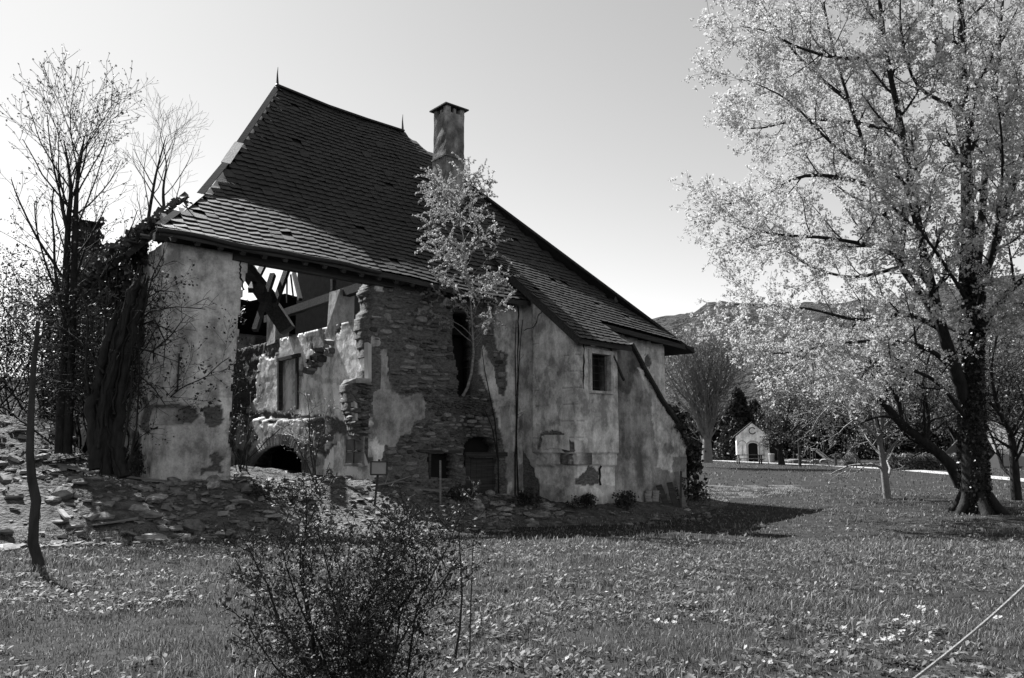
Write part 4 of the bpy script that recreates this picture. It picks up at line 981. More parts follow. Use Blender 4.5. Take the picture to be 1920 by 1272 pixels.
stm = [([W(float(s_), float(b_), 1.5 + 0 * s_), W(s_ - .15, b_ + .2, 4.0), W(s_ - .2, b_ + .1, 6.8)], [.04, .035, .02]) for s_, b_ in ((-.35, 2.), (-.35, 4.2), (-.35, 7.), (-.35, 9.))]
patch_leaves("ivy", "dark ivy mat covering the collapsed left roof end", C, W(-.4, 3, 1.2), M["leafdark"], .16, 4, .14, 9, stems=stm)
n = 700; u = rg.uniform(-.6, .6, n); v_ = rg.uniform(6.0, zc + .05, n); sd = rg.integers(0, 4, n)
lx = np.where(sd == 0, -.5, np.where(sd == 1, .5, u)); ly = np.where(sd == 2, -.5, np.where(sd == 3, .5, u))
C = W(1.6 + lx, ch2.location.y + ly, v_); patch_leaves("ivy", "ivy wrapped round the small chimney left of the main roof", C, W(1.6, ch2.location.y, 6), M["leafdark"], .14, 3, .1, 10)
# ivy clump on the buttress end
rg = np.random.default_rng(18); n = 800; t_ = rg.random(n); P0 = np.array(onB(1262, 778, BF)); P1 = np.array(onB(1298, 850, BF)); P2 = np.array(onB(1302, 950, BF))
q = np.where((t_ < .6)[:, None], P0 + (P1 - P0) * (t_ / .6)[:, None], P1 + (P2 - P1) * ((t_ - .6) / .4)[:, None])
C = W(q[:, 0] + rg.normal(.22, .16, n), BF + rg.uniform(-.15, 1.4, n), q[:, 1] + rg.normal(.0, .2, n))
patch_leaves("ivy", "dark ivy clump hanging over the right end of the buttress", C, W(P2[0] + .15, BF + .4, float(gz(6, 28))), M["ivy"], .13, 5, .16, 19, stems=[([W(P2[0] + .12, BF + .4, -.5), W(P2[0] + .15, BF + .3, 1.2), W(P1[0] + .1, BF + .3, P1[1])], [.05, .04, .02])])

# ------------------------------------------------------------------ birch growing out of the wall
sb, zb_ = onB(868, 742, -.15); bb = W(sb, -.1, zb_)
t = tree("birch_tree", "young birch with bright drooping leaves growing out of the stone wall", "tree", bb); p = Plant(31)
def onw(x, y, o): s_, z_ = onB(x, y, -o); return W(s_, -o, z_) - np.array(bb)
P = [onw(*q) for q in ((868, 742, .0), (876, 728, .2), (884, 700, .45), (888, 660, .6), (886, 620, .7), (882, 560, .8), (874, 500, .9), (868, 440, 1.0), (862, 400, 1.0), (855, 362, 1.0))]
SPB = dict(seg=.16, wob=.09, trop=[.0, -.035, -.13, -.16], taper=.3, max=2, nch=[38, 8], start=.34, ang=.8, rr=.38, len=[2.3, .8], rmin=.003, wind=(-.03, 0, 0))
p.limb(P, [.055 * (1 - .85 * i / 9) for i in range(10)], 0, SPB)
p.wood("trunk", M["birch"], t)
C = p.points(.032, .012, .05); V, Fc = leaves(p.r, C, 2, .066, .035, .7, .8); foliage("crown", V, Fc, M["leafpale"], t)

# ------------------------------------------------------------------ dark thorny shrub in front
bb = Vector(at(655, 1318, 4.9)); bb.z = 0
THN = dict(seg=.09, wob=.13, trop=[.03, .02, .0], taper=.25, max=2, nch=[17, 4], start=.12, ang=.85, rr=.42, len=[.34, .13], rmin=.0022)
shrub("thorn_shrub", "dark spiky shrub with tiny glossy leaves in the foreground", bb, 1.42, .44, 21, 41, M["bark"], M["leafdark"], 3, .020, .018, .030, None, THN, "shrub", .013)
# cut young trunk at the left
b = on_ground(74, 1066, 5, 30); dd = b.y
t = tree("young_tree", "slender leafless young trunk, cut off at the top, on the left lawn", "tree", b); p = Plant(42)
pts = [(76, 1074), (70, 1045), (62, 1020), (64, 970), (68, 940), (60, 900), (56, 850), (58, 780), (62, 700), (68, 640), (71, 604)]
P = [np.array(at(x, y, dd)) - np.array(b) for x, y in pts]; p.br.append((P, [.085, .07, .068, .062, .066, .06, .052, .045, .038, .03, .026]))
p.br.append(([P[8], P[8] + np.array([-.1, -.02, .06]), P[8] + np.array([-.22, -.03, .07])], [.008, .006, .004]))
p.wood("trunk", M["bark2"], t); mb = MB(); mb.tube([P[-1], P[-1] + np.array([0, 0, .012])], .027, 8); mb.build("cut_end", M["paletimber"], t)
# sapling and iron stake on the right of the shrub
b = on_ground(856, 1240, 3, 12); t = tree("sapling", "thin bare sapling beside the iron stake", "sapling", b); p = Plant(43)
P = [np.array(at(x, y, b.y)) - np.array(b) for x, y in ((852, 1240), (862, 1180), (866, 1120), (864, 1060), (861, 1010), (860, 960))]; p.br.append((P, [.012, .011, .009, .007, .006, .004]))
p.br.append(([P[1], P[1] + np.array([-.05, 0, .07]), P[1] + np.array([-.075, 0, .12])], [.004, .003, .002])); p.br.append(([P[4], P[4] + np.array([.02, 0, .05])], [.003, .002])); p.wood("stem", M["bark2"], t)
b = on_ground(880, 1236, 3, 12); mb = MB(); mb.tube([(0, 0, -.05), (.01, 0, .45), (.025, .01, .9)], [.006, .006, .005], 6); o = mb.build("iron_stake", M["iron"]); o.location = b; tag(o, "thin straight iron stake stuck in the lawn right of the dark shrub", "stake")

# ------------------------------------------------------------------ small trees and shrubs of the park
ORC = dict(seg=.25, wob=.17, trop=[.02, .05, .03], taper=.3, max=3, nch=[7, 6, 4], start=.2, ang=.9, rr=.5, len=[2.0, 1.0, .5], rmin=.006)
def park_tree(name, label, px_, py_, stems, r0, seed, leaf, bark="bark", leafn=3, ls=.07, lspr=.14, sp=ORC, d=None, group=None, step=.22):
    b = on_ground(px_, py_, 10, 110) if d is None else Vector(at(px_, py_, d))
    if d is not None: b.z = float(ground(b.x, b.y)[0])
    S = [([(x, y, b.y + (q[0] if q else 0)) for x, y, *q in st], r0 * (1 if i == 0 else .55), r0 * (.5 if i == 0 else .12), b.y) for i, st in enumerate(stems)]
    return simple_tree(name, label, "tree", b, S, sp, seed, M[bark], M[leaf] if leaf else None, leafn, ls, lspr, step, group, .05)
park_tree("apple_tree", "small apple tree with pale bent trunk just left of the maple", 1662, 935, [[(1664, 940), (1660, 900), (1655, 860), (1650, 825), (1660, 790)], [(1652, 830), (1640, 780), (1620, 720), (1600, 660)], [(1658, 800), (1690, 750), (1720, 690), (1740, 640)], [(1652, 825), (1610, 790), (1560, 770), (1520, 740)], [(1655, 810), (1650, 740), (1655, 660), (1640, 610)]], .14, 51, "leafmid", "twig")
park_tree("apple_tree", "small apple tree with forked trunk at the right edge", 1904, 938, [[(1906, 942), (1902, 880), (1898, 830), (1890, 800)], [(1892, 805), (1870, 770), (1850, 745), (1838, 700)], [(1895, 810), (1925, 760), (1950, 700)], [(1880, 790), (1860, 720), (1862, 660), (1880, 600)]], .17, 52, "leafmid")
park_tree("leaning_tree", "leaning dark tree whose bent trunk rises left from the maple's foot", 1800, 905, [[(1802, 912), (1778, 868), (1735, 830), (1690, 795), (1660, 760), (1640, 745)], [(1690, 795), (1680, 740), (1640, 690), (1610, 650)], [(1735, 830), (1740, 780), (1730, 720), (1745, 660)]], .19, 53, "leafmid", d=26.8)
park_tree("apple_tree", "small dark fruit tree beside the white chapel", 1464, 872, [[(1466, 875), (1463, 852), (1461, 838)], [(1462, 842), (1450, 822), (1444, 806), (1446, 785)], [(1461, 838), (1480, 815), (1500, 790), (1515, 760)], [(1461, 838), (1472, 805), (1478, 770), (1482, 740)]], .30, 54, "leafmid", leafn=4, ls=.13, lspr=.22, sp=dict(ORC, len=[1.9, 1.0, .5], rmin=.015, start=.5))
for k, (x, d_, r, lab, leaf) in enumerate(((1545, 74, .2, "pale leafy tree behind the slide", "leafpale"), (1600, 70, .16, "thin young tree on the play lawn", "leafpale"), (1720, 66, .25, "pale spring tree behind the clipped hedge", "leafpale"), (1790, 72, .22, "leafy tree behind the maple's trunk", "leafmid"), (1890, 60, .22, "leafy tree behind the grey tent", "leafmid"), (1660, 85, .25, "grey leafy tree in the middle background", "leafmid"), (1490, 92, .25, "grey background tree behind the chapel roof", "leafmid"))):
    y = 860; park_tree("park_tree", lab, x, y, [[(x, y + 8), (x + 2, y - 45), (x - 3, y - 90)], [(x, y - 40), (x - 30, y - 90), (x - 55, y - 140)], [(x, y - 50), (x + 30, y - 100), (x + 50, y - 150)], [(x, y - 60), (x + 4, y - 120), (x, y - 185)]], r, 60 + k, leaf, leafn=5, ls=.19, lspr=.38, sp=dict(ORC, len=[4.2, 2.2, 1.0], rmin=.02), d=d_, step=.3)
# round pollarded tree right of the house: a fan of fine twigs
POL = dict(seg=.5, wob=.05, trop=[.02, .10, .10], taper=.3, max=3, nch=[11, 8, 4], start=.15, ang=.5, rr=.45, len=[4.2, 2.6, 1.2], rmin=.012)
park_tree("pollard_tree", "round twiggy tree with pale bare shoots right of the house wall", 1326, 862, [[(1326, 868), (1325, 820), (1322, 790)], [(1322, 805), (1300, 760), (1285, 720)], [(1323, 800), (1345, 750), (1362, 715)], [(1323, 795), (1325, 740), (1318, 690)], [(1323, 800), (1312, 740), (1304, 695)], [(1323, 800), (1336, 745), (1345, 690)]], .42, 71, "leafpale", "twig", 1, .12, .15, POL, d=58, step=1.1)
# dark evergreens
def conifer(name, label, x, y, d_, h, r, seed, group="dark evergreens in the background"):
    b = Vector(at(x, y, d_)); b.z = float(ground(b.x, b.y)[0]); t = tree(name, label, "tree", b, group); rg = np.random.default_rng(seed)
    p = Plant(seed); p.br.append(([np.array([0, 0, -.1]), np.array([0, 0, h * .5]), np.array([0, 0, h * .97])], [.22, .14, .02])); p.wood("trunk", M["bark"], t)
    n = int(900 * h * r / 6); z = rg.random(n) ** 1.2 * h; a = rg.uniform(0, 6.28, n); rad = r * (1 - z / h) ** .7 * rg.random(n) ** .4 * (.75 + .5 * vn(a * 2, z * .8, seed)) + .05
    C = np.stack([np.cos(a) * rad, np.sin(a) * rad, z], 1); V, Fc = leaves(rg, C, 3, .44, .30, .5, .5); foliage("crown", V, Fc, M["leafdark"], t); return t
for k, (x, d_, h, r, lab) in enumerate(((1388, 84, 7.5, 2.6, "dark evergreen directly left of the chapel"), (1418, 90, 6.5, 2.4, "dark evergreen behind the chapel gable"), (1300, 88, 4.5, 2.6, "low dark evergreen behind the pollarded tree"), (1350, 92, 5.0, 2.8, "low dark evergreen between pollarded tree and chapel"),
        (1520, 98, 5.0, 3.2, "dark evergreen behind the slide"), (1585, 96, 6.5, 3.0, "dark evergreen right of the slide"), (1640, 92, 5.5, 3.0, "dark evergreen above the left end of the hedge"), (1700, 90, 6.0, 3.2, "dark evergreen behind the hedge"), (1765, 88, 6.0, 3.0, "dark evergreen behind the maple trunk"), (1470, 100, 5.5, 3.0, "dark evergreen behind the small fruit tree"), (1550, 110, 8.5, 3.4, "tall dark evergreen far behind the play lawn"), (1840, 95, 6.5, 3.2, "dark evergreen above the grey tent"), (1910, 92, 7.0, 3.2, "dark evergreen at the right edge"))):
    conifer("evergreen_tree", lab, x, 862, d_, h, r, 80 + k)
# clipped hedge
a, c = on_ground(1662, 882, 20, 110), on_ground(1812, 880, 20, 110); L = (c - a).length; t = tree("hedge", "long low clipped hedge behind the lawn, left of the maple trunk", "hedge", a)
rg = np.random.default_rng(95); n = 3600; u = rg.random(n); C = np.array(c - a)[None] * u[:, None]; C[:, 1] += rg.uniform(-.5, .5, n); C[:, 2] = rg.random(n) ** .8 * (1.05 + .06 * np.sin(u * 30)); V, Fc = leaves(rg, C, 4, .10, .1, .7); foliage("foliage", V, Fc, M["leafmid"], t)
p = Plant(96)
for k in range(30): q = np.array(c - a) * (k + .5) / 30; p.br.append(([q + np.array([0, 0, -.05]), q + np.array([0, 0, .8])], [.03, .01]))
p.wood("stems", M["bark"], t)

# ------------------------------------------------------------------ chapel, benches, playground, tent
cb_ = on_ground(1413, 866, 40, 110); CD = cb_.y; k_ = CD / FPX
chp = tag(empty("chapel", cb_, math.radians(-14)), "small white chapel with gabled front and dark arched doorway", "chapel"); hw, he, ha, dp = 29 * k_, 47 * k_, 71 * k_, 3.2
def body_poly(x0, x1):
    return [(x0, 0, -.2), (x1, 0, -.2), (x1, 0, he), (0, 0, ha), (x0, 0, he)]
dw, dh = 8.6 * k_, 30 * k_
aA = arc(0, dh, dw, dw * .55, math.pi, 0, 10)
F_ = [(-hw, -.2), (-dw, -.2), (-dw, dh)] + aA[1:-1] + [(dw, dh), (dw, -.2), (hw, -.2), (hw, he), (0, ha), (-hw, he)]
mb = MB(); mb.prism([(x, 0, z) for x, z in F_], (0, .35, 0)); mb.build("front_wall", M["chapel"], chp)
for sx in (-1, 1): mb = MB(); mb.box((sx * (hw - .16), .355 + (dp - .35) / 2, he / 2 - .1), (.3, dp - .36, he + .2)); mb.build("side_wall", M["chapel"], chp)
mb = MB(); mb.box((0, dp + .02, he / 2), (hw * 2 - .05, .3, he)); mb.build("back_wall", M["chapel"], chp)
for sx in (-1, 1):
    mb = MB(); mb.prism([(0, .2, ha + .02), (sx * (hw + .22), .2, he - .10), (sx * (hw + .22), dp + .4, he - .10), (0, dp + .4, ha + .02)], (0, 0, .12)); mb.build("roof", M["slate"], chp)
mb = MB(); mb.tube([(x, -.03, z) for x, z in [(-dw - .12, 0), (-dw - .12, dh)] + arc(0, dh, dw + .12, dw * .55 + .14, math.pi, 0, 10)[1:-1] + [(dw + .12, dh), (dw + .12, 0)]], .07, 6); mb.build("door_moulding", M["white"], chp)
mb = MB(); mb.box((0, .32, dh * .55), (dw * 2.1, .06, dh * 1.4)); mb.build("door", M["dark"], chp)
mb = MB(); mb.tube([(.31 * math.cos(a), -.02, ha * .80 + .31 * math.sin(a)) for a in np.linspace(.6, 5.9, 14)], .05, 5); mb.build("round_ornament", M["iron"], chp)
for sx in (-1, 1):
    mb = MB(); mb.tube([(sx * (hw * .66) + .42 * math.cos(a), -.01, he * .62 + .5 * math.sin(a)) for a in np.linspace(0, math.pi, 10)], .018, 4); mb.tube([(sx * hw * .66, -.01, he * .22), (sx * hw * .66, -.01, he * .62)], .018, 4); mb.build("painted_arch", M["timber"], chp)
def table(name, label, px_, py_, w, rz=0.):
    b = on_ground(px_, py_, 30, 100); t = tag(empty(name, b, rz), label, "table")
    mb = MB(); mb.box((0, 0, .74), (w, .7, .06)); mb.build("table_top", M["timber"], t)
    mb = MB(); mb.box((0, -.6, .42), (w, .26, .05)); mb.build("seat", M["paletimber"], t); mb = MB(); mb.box((0, .6, .42), (w, .26, .05)); mb.build("seat", M["timber"], t)
    for sx in (-1, 1):
        mb = MB(); mb.box((sx * w * .42, 0, .34), (.1, 1.3, .08)); mb.box((sx * w * .42, -.25, .36), (.09, .09, .74)); mb.box((sx * w * .42, .25, .36), (.09, .09, .74)); mb.build("leg", M["timber"], t)
table("picnic_table", "dark wooden picnic table standing in front of the chapel", 1405, 870, 2.3, .05)
b = on_ground(1447, 868, 40, 100); t = tag(empty("litter_bin", b), "pale round litter bin at the right corner of the chapel", "bin")
mb = MB(); mb.tube([(0, 0, 0), (0, 0, .75)], [.24, .27], 12); mb.build("bin_body", M["board"], t); mb = MB(); mb.tube([(0, 0, .75), (0, 0, .82)], [.30, .28], 12); mb.build("rim", M["white"], t)
# playground
b = on_ground(1545, 872, 40, 100); kk = b.y / FPX; t = tag(empty("slide", b), "pale curved playground slide on the lawn behind the path", "slide")
pr = [(-.9, 1.2), (-.6, 1.18), (-.2, .85), (.3, .45), (.7, .28), (1.0, .25)]
mb = MB(); n = len(pr); V = []
for x, z in pr: V += [(x, -.25, z), (x, .25, z), (x, .25, z - .05), (x, -.25, z - .05)]
mb.add(V, [(4 * i + j, 4 * i + (j + 1) % 4, 4 * i + 4 + (j + 1) % 4, 4 * i + 4 + j) for i in range(n - 1) for j in range(4)] + [(3, 2, 1, 0), tuple(4 * n - 4 + j for j in range(4))]); mb.build("chute", M["white"], t)
for sy in (-.27, .27): mb = MB(); mb.tube([(x, sy, z + .1) for x, z in pr], .035, 5); mb.build("side_rail", M["white"], t)
for x in (-.95, -.75): mb = MB(); mb.bar((x, -.25, -.05), (x, -.25, 1.25), .06); mb.bar((x, .25, -.05), (x, .25, 1.25), .06); mb.build("ladder_post", M["timber"], t)
for z in (.3, .6, .9): mb = MB(); mb.bar((-.95, -.27, z), (-.95, .27, z), .04); mb.build("rung", M["timber"], t)
b = on_ground(1510, 869, 40, 100); rg = np.random.default_rng(97); t = tag(empty("heap", b), "small heap of pale boulders and earth left of the slide", "heap")
for k in range(16):
    mb = MB(); s_ = rg.uniform(.25, .6); q = rg.normal(0, .8, 2); o = link(bpy.data.objects.new("boulder", SM[k % 14]), t); o.matrix_local = Matrix.Translation((q[0], q[1] * .5 + .4, s_ * .3)) @ Matrix.Rotation(rg.uniform(0, 6), 4, 'Z') @ Matrix.Diagonal((s_ * 1.5, s_, s_, 1))
for x, y0_, y1_, lab in ((1500, 826, 875, "dark wooden post left of the slide, taller one"), (1567, 852, 875, "short dark post right of the slide"), (1606, 815, 878, "thin pale post right of the play lawn")):
    b = on_ground(x, y1_, 30, 100); h = (y1_ - y0_) * b.y / FPX; mb = MB(); mb.tube([(0, 0, -.1), (.02, 0, h * .5), (0, 0, h)], [.12 if x < 1600 else .04, .11 if x < 1600 else .035, .1 if x < 1600 else .03], 8); o = mb.build("post", M["timber"] if x < 1600 else M["bark2"]); o.location = b; tag(o, lab, "post")
b = on_ground(1596, 873, 40, 100); mb = MB(); V = []; Fc = []; rg = np.random.default_rng(98); n = 14
for l, (r_, z_) in enumerate(((.95, 0), (.85, .25), (.5, .7), (.2, 1.05), (.1, 1.4))): V += [(r_ * math.cos(2 * math.pi * i / n) * rg.uniform(.85, 1.15), r_ * math.sin(2 * math.pi * i / n) * rg.uniform(.85, 1.15), z_) for i in range(n)]
Fc = [(l * n + i, l * n + (i + 1) % n, (l + 1) * n + (i + 1) % n, (l + 1) * n + i) for l in range(4) for i in range(n)] + [tuple(4 * n + i for i in range(n))]; mb.add(V, Fc); o = mb.build("earth_cone", M["mound"]); o.location = b; tag(o, "pale pointed heap of earth right of the slide", "heap")
kb = on_ground(1485, 866, 40, 105); t = tag(empty("garden_shelter", (kb.x, kb.y + 9, kb.z)), "low open shelter with pale flat roof edge behind the fruit tree", "shelter"); 
for sx in (-1.6, 0, 1.6): mb = MB(); mb.box((sx, 0, 1.0), (.14, .14, 2.1)); mb.build("post", M["timber"], t)
mb = MB(); mb.box((0, .5, 2.1), (4.4, 2.4, .14)); mb.build("roof", M["board"], t); mb = MB(); mb.box((0, 1.4, .9), (3.8, .08, 1.8)); mb.build("back_wall", M["timber"], t)
# grey tent at the right
b = on_ground(1842, 878, 30, 100); kk = b.y / FPX; t = tag(empty("tent", b, math.radians(2)), "large plain grey tent on the lawn at the right edge", "tent"); Lx = 6.5; Hh = 60 * kk
mb = MB(); mb.prism([(0, 0, 0), (1.1, -.0, 28 * kk), (2.0, 3.2, Hh * 1.55), (Lx + 3, 3.2, Hh * 1.55), (Lx + 3, 0, 0)], (0, .02, -.02)); mb.build("canvas_front", M["canvas"], t)
mb = MB(); mb.prism([(0, 0, 0), (1.1, -.02, 28 * kk), (1.1, -.35, 0)], (.02, .02, 0)); mb.build("end_flap", M["white"], t)
mb = MB(); mb.prism([(0, 6.4, 0), (2.0, 3.22, Hh * 1.55), (Lx + 3, 3.22, Hh * 1.55), (Lx + 3, 6.4, 0)], (0, .02, .02)); mb.build("canvas_back", M["canvas"], t)
mb = MB(); mb.box((Lx / 2 + 1.5, -.02, .06), (Lx + 3, .04, .12)); mb.build("ground_skirt", M["iron"], t)

# ------------------------------------------------------------------ things lying round the house
# sign on a post
b = on_ground(702, 948, 12, 24); dd = b.y; t = tag(empty("sign", b, math.radians(-6)), "blank pale notice board in dark frame on a short post before the torn wall", "sign")
z0 = at(710, 890, dd)[2] - b.z; z1 = at(710, 866, dd)[2] - b.z; wS = 30 * dd / FPX; x0 = (710 - 702) * dd / FPX
mb = MB(); mb.bar((0, 0, -.1), (x0 * .9, 0, z1 + .06), .05); mb.build("post", M["timber"], t)
mb = MB(); mb.box((x0, -.05, (z0 + z1) / 2), (wS, .02, z1 - z0)); mb.build("panel", M["board"], t)
for sx in (-1, 1): mb = MB(); mb.box((x0 + sx * wS / 2, -.055, (z0 + z1) / 2), (.035, .04, z1 - z0 + .035)); mb.build("frame", M["timber"], t)
for z in (z0, z1): mb = MB(); mb.box((x0, -.058, z), (wS, .04, .035)); mb.build("frame", M["timber"], t)
b = on_ground(826, 945, 12, 26); mb = MB(); h = (945 - 866) * b.y / FPX; mb.bar((0, 0, -.1), (-.02, 0, h), .05); o = mb.build("stake", M["paletimber"]); o.location = b; tag(o, "thin wooden stake standing before the dark cellar doorway", "stake")
b = on_ground(570, 895, 16, 30); mb = MB(); mb.bar((0, 0, -.1), (.02, 0, .95), .06); o = mb.build("stake", M["timber"]); o.location = b; tag(o, "short dark stake in front of the cellar arch", "stake")
# window sash leaning in the torn room
bS, zS = onS(668, 872, XS - .25); t = tag(empty("window_sash", W(XS - .3, bS, zS), HROT + math.pi / 2), "old four-paned window sash leaning inside the torn wall", "window"); sw, sh = 1.0, .78
for x in (-sw / 2, sw / 2): mb = MB(); mb.box((x, .03, sh / 2), (.09, .06, sh + .09)); mb.build("stile", M["paletimber"], t)
for z in (0, sh): mb = MB(); mb.box((0, .03, z), (sw, .058, .09)); mb.build("rail", M["paletimber"], t)
mb = MB(); mb.box((0, .03, sh / 2), (.03, .04, sh)); mb.build("glazing_bar", M["timber"], t); mb = MB(); mb.box((0, .032, sh / 2), (sw, .038, .03)); mb.build("glazing_bar", M["timber"], t)
for x in (-.25, .25):
    for z in (.2, .58): mb = MB(); mb.box((x, .03, z), (.45, .008, .33)); mb.build("pane", M["glass"], t)
# planks and boards by the buttress
for k, (x0, y0_, x1, y1_, w, mname, lab) in enumerate(((1268, 885, 1284, 950, .16, "paletimber", "pale plank leaning on the right end of the buttress"), (1277, 884, 1276, 952, .07, "timber", "dark upright post in front of the buttress end"), (1255, 905, 1268, 950, .2, "timber", "dark broad board leaning on the buttress"), (1235, 910, 1252, 948, .2, "timber", "weathered board leaning beside the stacked bricks"))):
    a = on_ground(x1, y1_, 20, 30); top = W(*[float(v) for v in (loc(at(x0, y0_, a.y + .5))[0], BF - .25, 0)]) ; zt = at(x0, y0_, a.y + .3)[2]
    q = Vector((at(x0, y0_, a.y + .35)[0], a.y + .35, zt)) - a; mb = MB(); mb.bar((0, 0, -.05), q, w, .035, (0, -1, .2)); o = mb.build("plank", M[mname]); o.location = a; tag(o, lab, "plank")
bk0 = on_ground(1240, 945, 20, 30); i = 0
for r_ in range(5):
    for c_ in range(4):
        if r_ == 4 and c_ > 1: continue
        if i == 0: mb = MB(); mb.box((0, 0, .045), (.24, .14, .08), None, .006, rnd); o = mb.build("loose_brick", M["brick"]); bkm = o.data
        else: o = link(bpy.data.objects.new("loose_brick", bkm))
        o.location = bk0 + Vector((-.45 + c_ * .26 + rnd.uniform(-.02, .02), .1 * c_ + rnd.uniform(-.03, .03), r_ * .088)); o.rotation_euler = (0, 0, .3 + rnd.uniform(-.15, .15)); i += 1
        tag(o, "old brick in the small stack at the foot of the buttress", "brick", "bricks stacked at the buttress")
for k, (x, y, L, a, lab) in enumerate(((790, 920, 1.0, .1, "pale short plank lying in the shade before the cellar opening"), (735, 915, 1.5, .5, "bleached branch lying across the sunlit mound"), (205, 850, 1.6, -.5, "long pale board lying on the left rubble heap"), (130, 880, 1.8, -.35, "weathered board half buried in the left rubble"), (300, 905, 1.4, .2, "short board at the foot of the left wall"))):
    b = on_ground(x, y, 12, 30); mb = MB()
    if "branch" in lab:
        p = Plant(700 + k); p.br = [([np.array([-.6, 0, .05]), np.array([0, 0, .14]), np.array([.6, .1, .3])], [.04, .03, .012]), ([np.array([0, 0, .14]), np.array([.3, -.1, .16]), np.array([.5, -.1, .12])], [.02, .015, .01]), ([np.array([-.2, 0, .1]), np.array([-.1, 0, .4])], [.02, .008])]; o = p.wood("fallen_branch", M["paletimber"], None); cat = "branch"
    else: mb.box((0, 0, .05), (L, .2, .04), Matrix.Rotation(.12, 3, 'Y'), .01, rnd); o = mb.build("plank", M["paletimber"]); cat = "plank"
    o.location = b; o.rotation_euler = (0, 0, a); tag(o, lab, cat)

# rubble: the larger stones one by one, the rest as one mass
def chunk(k):
    r = np.random.default_rng(800 + k); V = []; n = 8
    for l, (sc, z) in enumerate(((.75, -.35), (1.0, -.05), (.8, .28), (.35, .42))):
        for i in range(n): a = 2 * math.pi * i / n + r.normal(0, .12); q = sc * r.uniform(.75, 1.1) * .5; V.append((math.cos(a) * q, math.sin(a) * q, z + r.normal(0, .05)))
    Fc = [(l * n + i, l * n + (i + 1) % n, (l + 1) * n + (i + 1) % n, (l + 1) * n + i) for l in range(3) for i in range(n)] + [tuple(3 * n + i for i in range(n)), tuple(n - 1 - i for i in range(n))]
    me = bpy.data.meshes.new("rubble_stone"); me.from_pydata(V, [], Fc); me.update(); me.materials.append(M["rubble"]); return me
CH = [chunk(k) for k in range(10)]; CHV = []
for k in range(10):
    r_ = np.random.default_rng(860 + k); CHV.append((np.array([(x, y, z) for z in (-.35, .35) for x, y in ((-.45, -.4), (.45, -.45), (.4, .45), (-.5, .4))]) * r_.uniform(.6, 1.1, (8, 3)), [(3, 2, 1, 0), (4, 5, 6, 7), (0, 1, 5, 4), (1, 2, 6, 5), (2, 3, 7, 6), (3, 0, 4, 7)]))
ZON = [("left", 64, (-13, .2, -4.9, 4.5), (.14, .62), "broken stone in the sunlit rubble heap left of the house", "stones of the left rubble heap"), ("wall", 34, (-.5, 2.3, -4.2, -.3), (.12, .5), "broken stone at the shaded foot of the left wall", "stones at the foot of the left wall"),
       ("mid", 44, (2.2, 7.5, -4.6, 1.5), (.10, .40), "pale rubble stone on the sunlit mound before the torn wall", "stones on the sunlit mound"), ("right", 40, (7.5, 11.5, -3.6, -.3), (.12, .45), "rubble stone in the shade before the house doors", "stones in the shade before the doors"), ("far", 16, (11.6, 17.5, -5.2, -3.0), (.10, .28), "stone in the dark strip before the annex", "stones before the annex")]
small = MB()
for nm, cnt, (x0, x1, y0_, y1_), (a0, a1), lab, grp in ZON:
    for k in range(cnt * (34 if nm == 'left' else 14)):
        b = W(rnd.uniform(x0, x1), rnd.uniform(y0_, y1_), 0.); b = G(b[0], b[1])
        if float(loc(np.array(b))[1]) > -.25 and float(loc(np.array(b))[0]) > -.9 and not (2.2 < float(loc(np.array(b))[0]) < 5.8): continue
        bigq = k < cnt; s_ = (a0 + (a1 - a0) * rnd.random() ** 1.8) * (1 if bigq else rnd.choice((.22, .36, .5))); j = rnd.randrange(10)
        Mx = Matrix.Translation(b + Vector((0, 0, s_ * .12))) @ Matrix.Rotation(rnd.uniform(0, 6.28), 4, 'Z') @ Matrix.Rotation(rnd.uniform(-.5, .5), 4, 'X') @ Matrix.Diagonal((s_ * rnd.uniform(.9, 1.7), s_, s_ * rnd.choice((.22, .3, .45, .7)), 1))
        if bigq: o = link(bpy.data.objects.new("rubble_stone", CH[j])); o.matrix_world = Mx; tag(o, lab, "stone", grp)
        else: A = np.array(Mx); small.add(CHV[j][0] @ A[:3, :3].T + A[:3, 3], CHV[j][1])
for k in range(14):
    b = W(rnd.uniform(-10, -.8), rnd.uniform(-4.2, 2.5), 0.); b = G(b[0], b[1]); L = rnd.uniform(.5, 1.5); mb = MB()
    mb.box((0, 0, .05), (L, rnd.uniform(.1, .28), .035), Matrix.Rotation(rnd.uniform(-.3, .3), 3, 'Y'), .012, rnd); o = mb.build("plank", M["paletimber"] if k % 3 else M["timber"]); o.location = b; o.rotation_euler = (rnd.uniform(-.2, .2), 0, rnd.uniform(0, 3)); tag(o, "weathered broken board scattered over the left rubble heap", "plank", "boards on the left rubble heap")
tag(small.build("small_rubble", M["rubble"]), "small stones and chips scattered over the rubble mound", "rubble", kind="stuff")

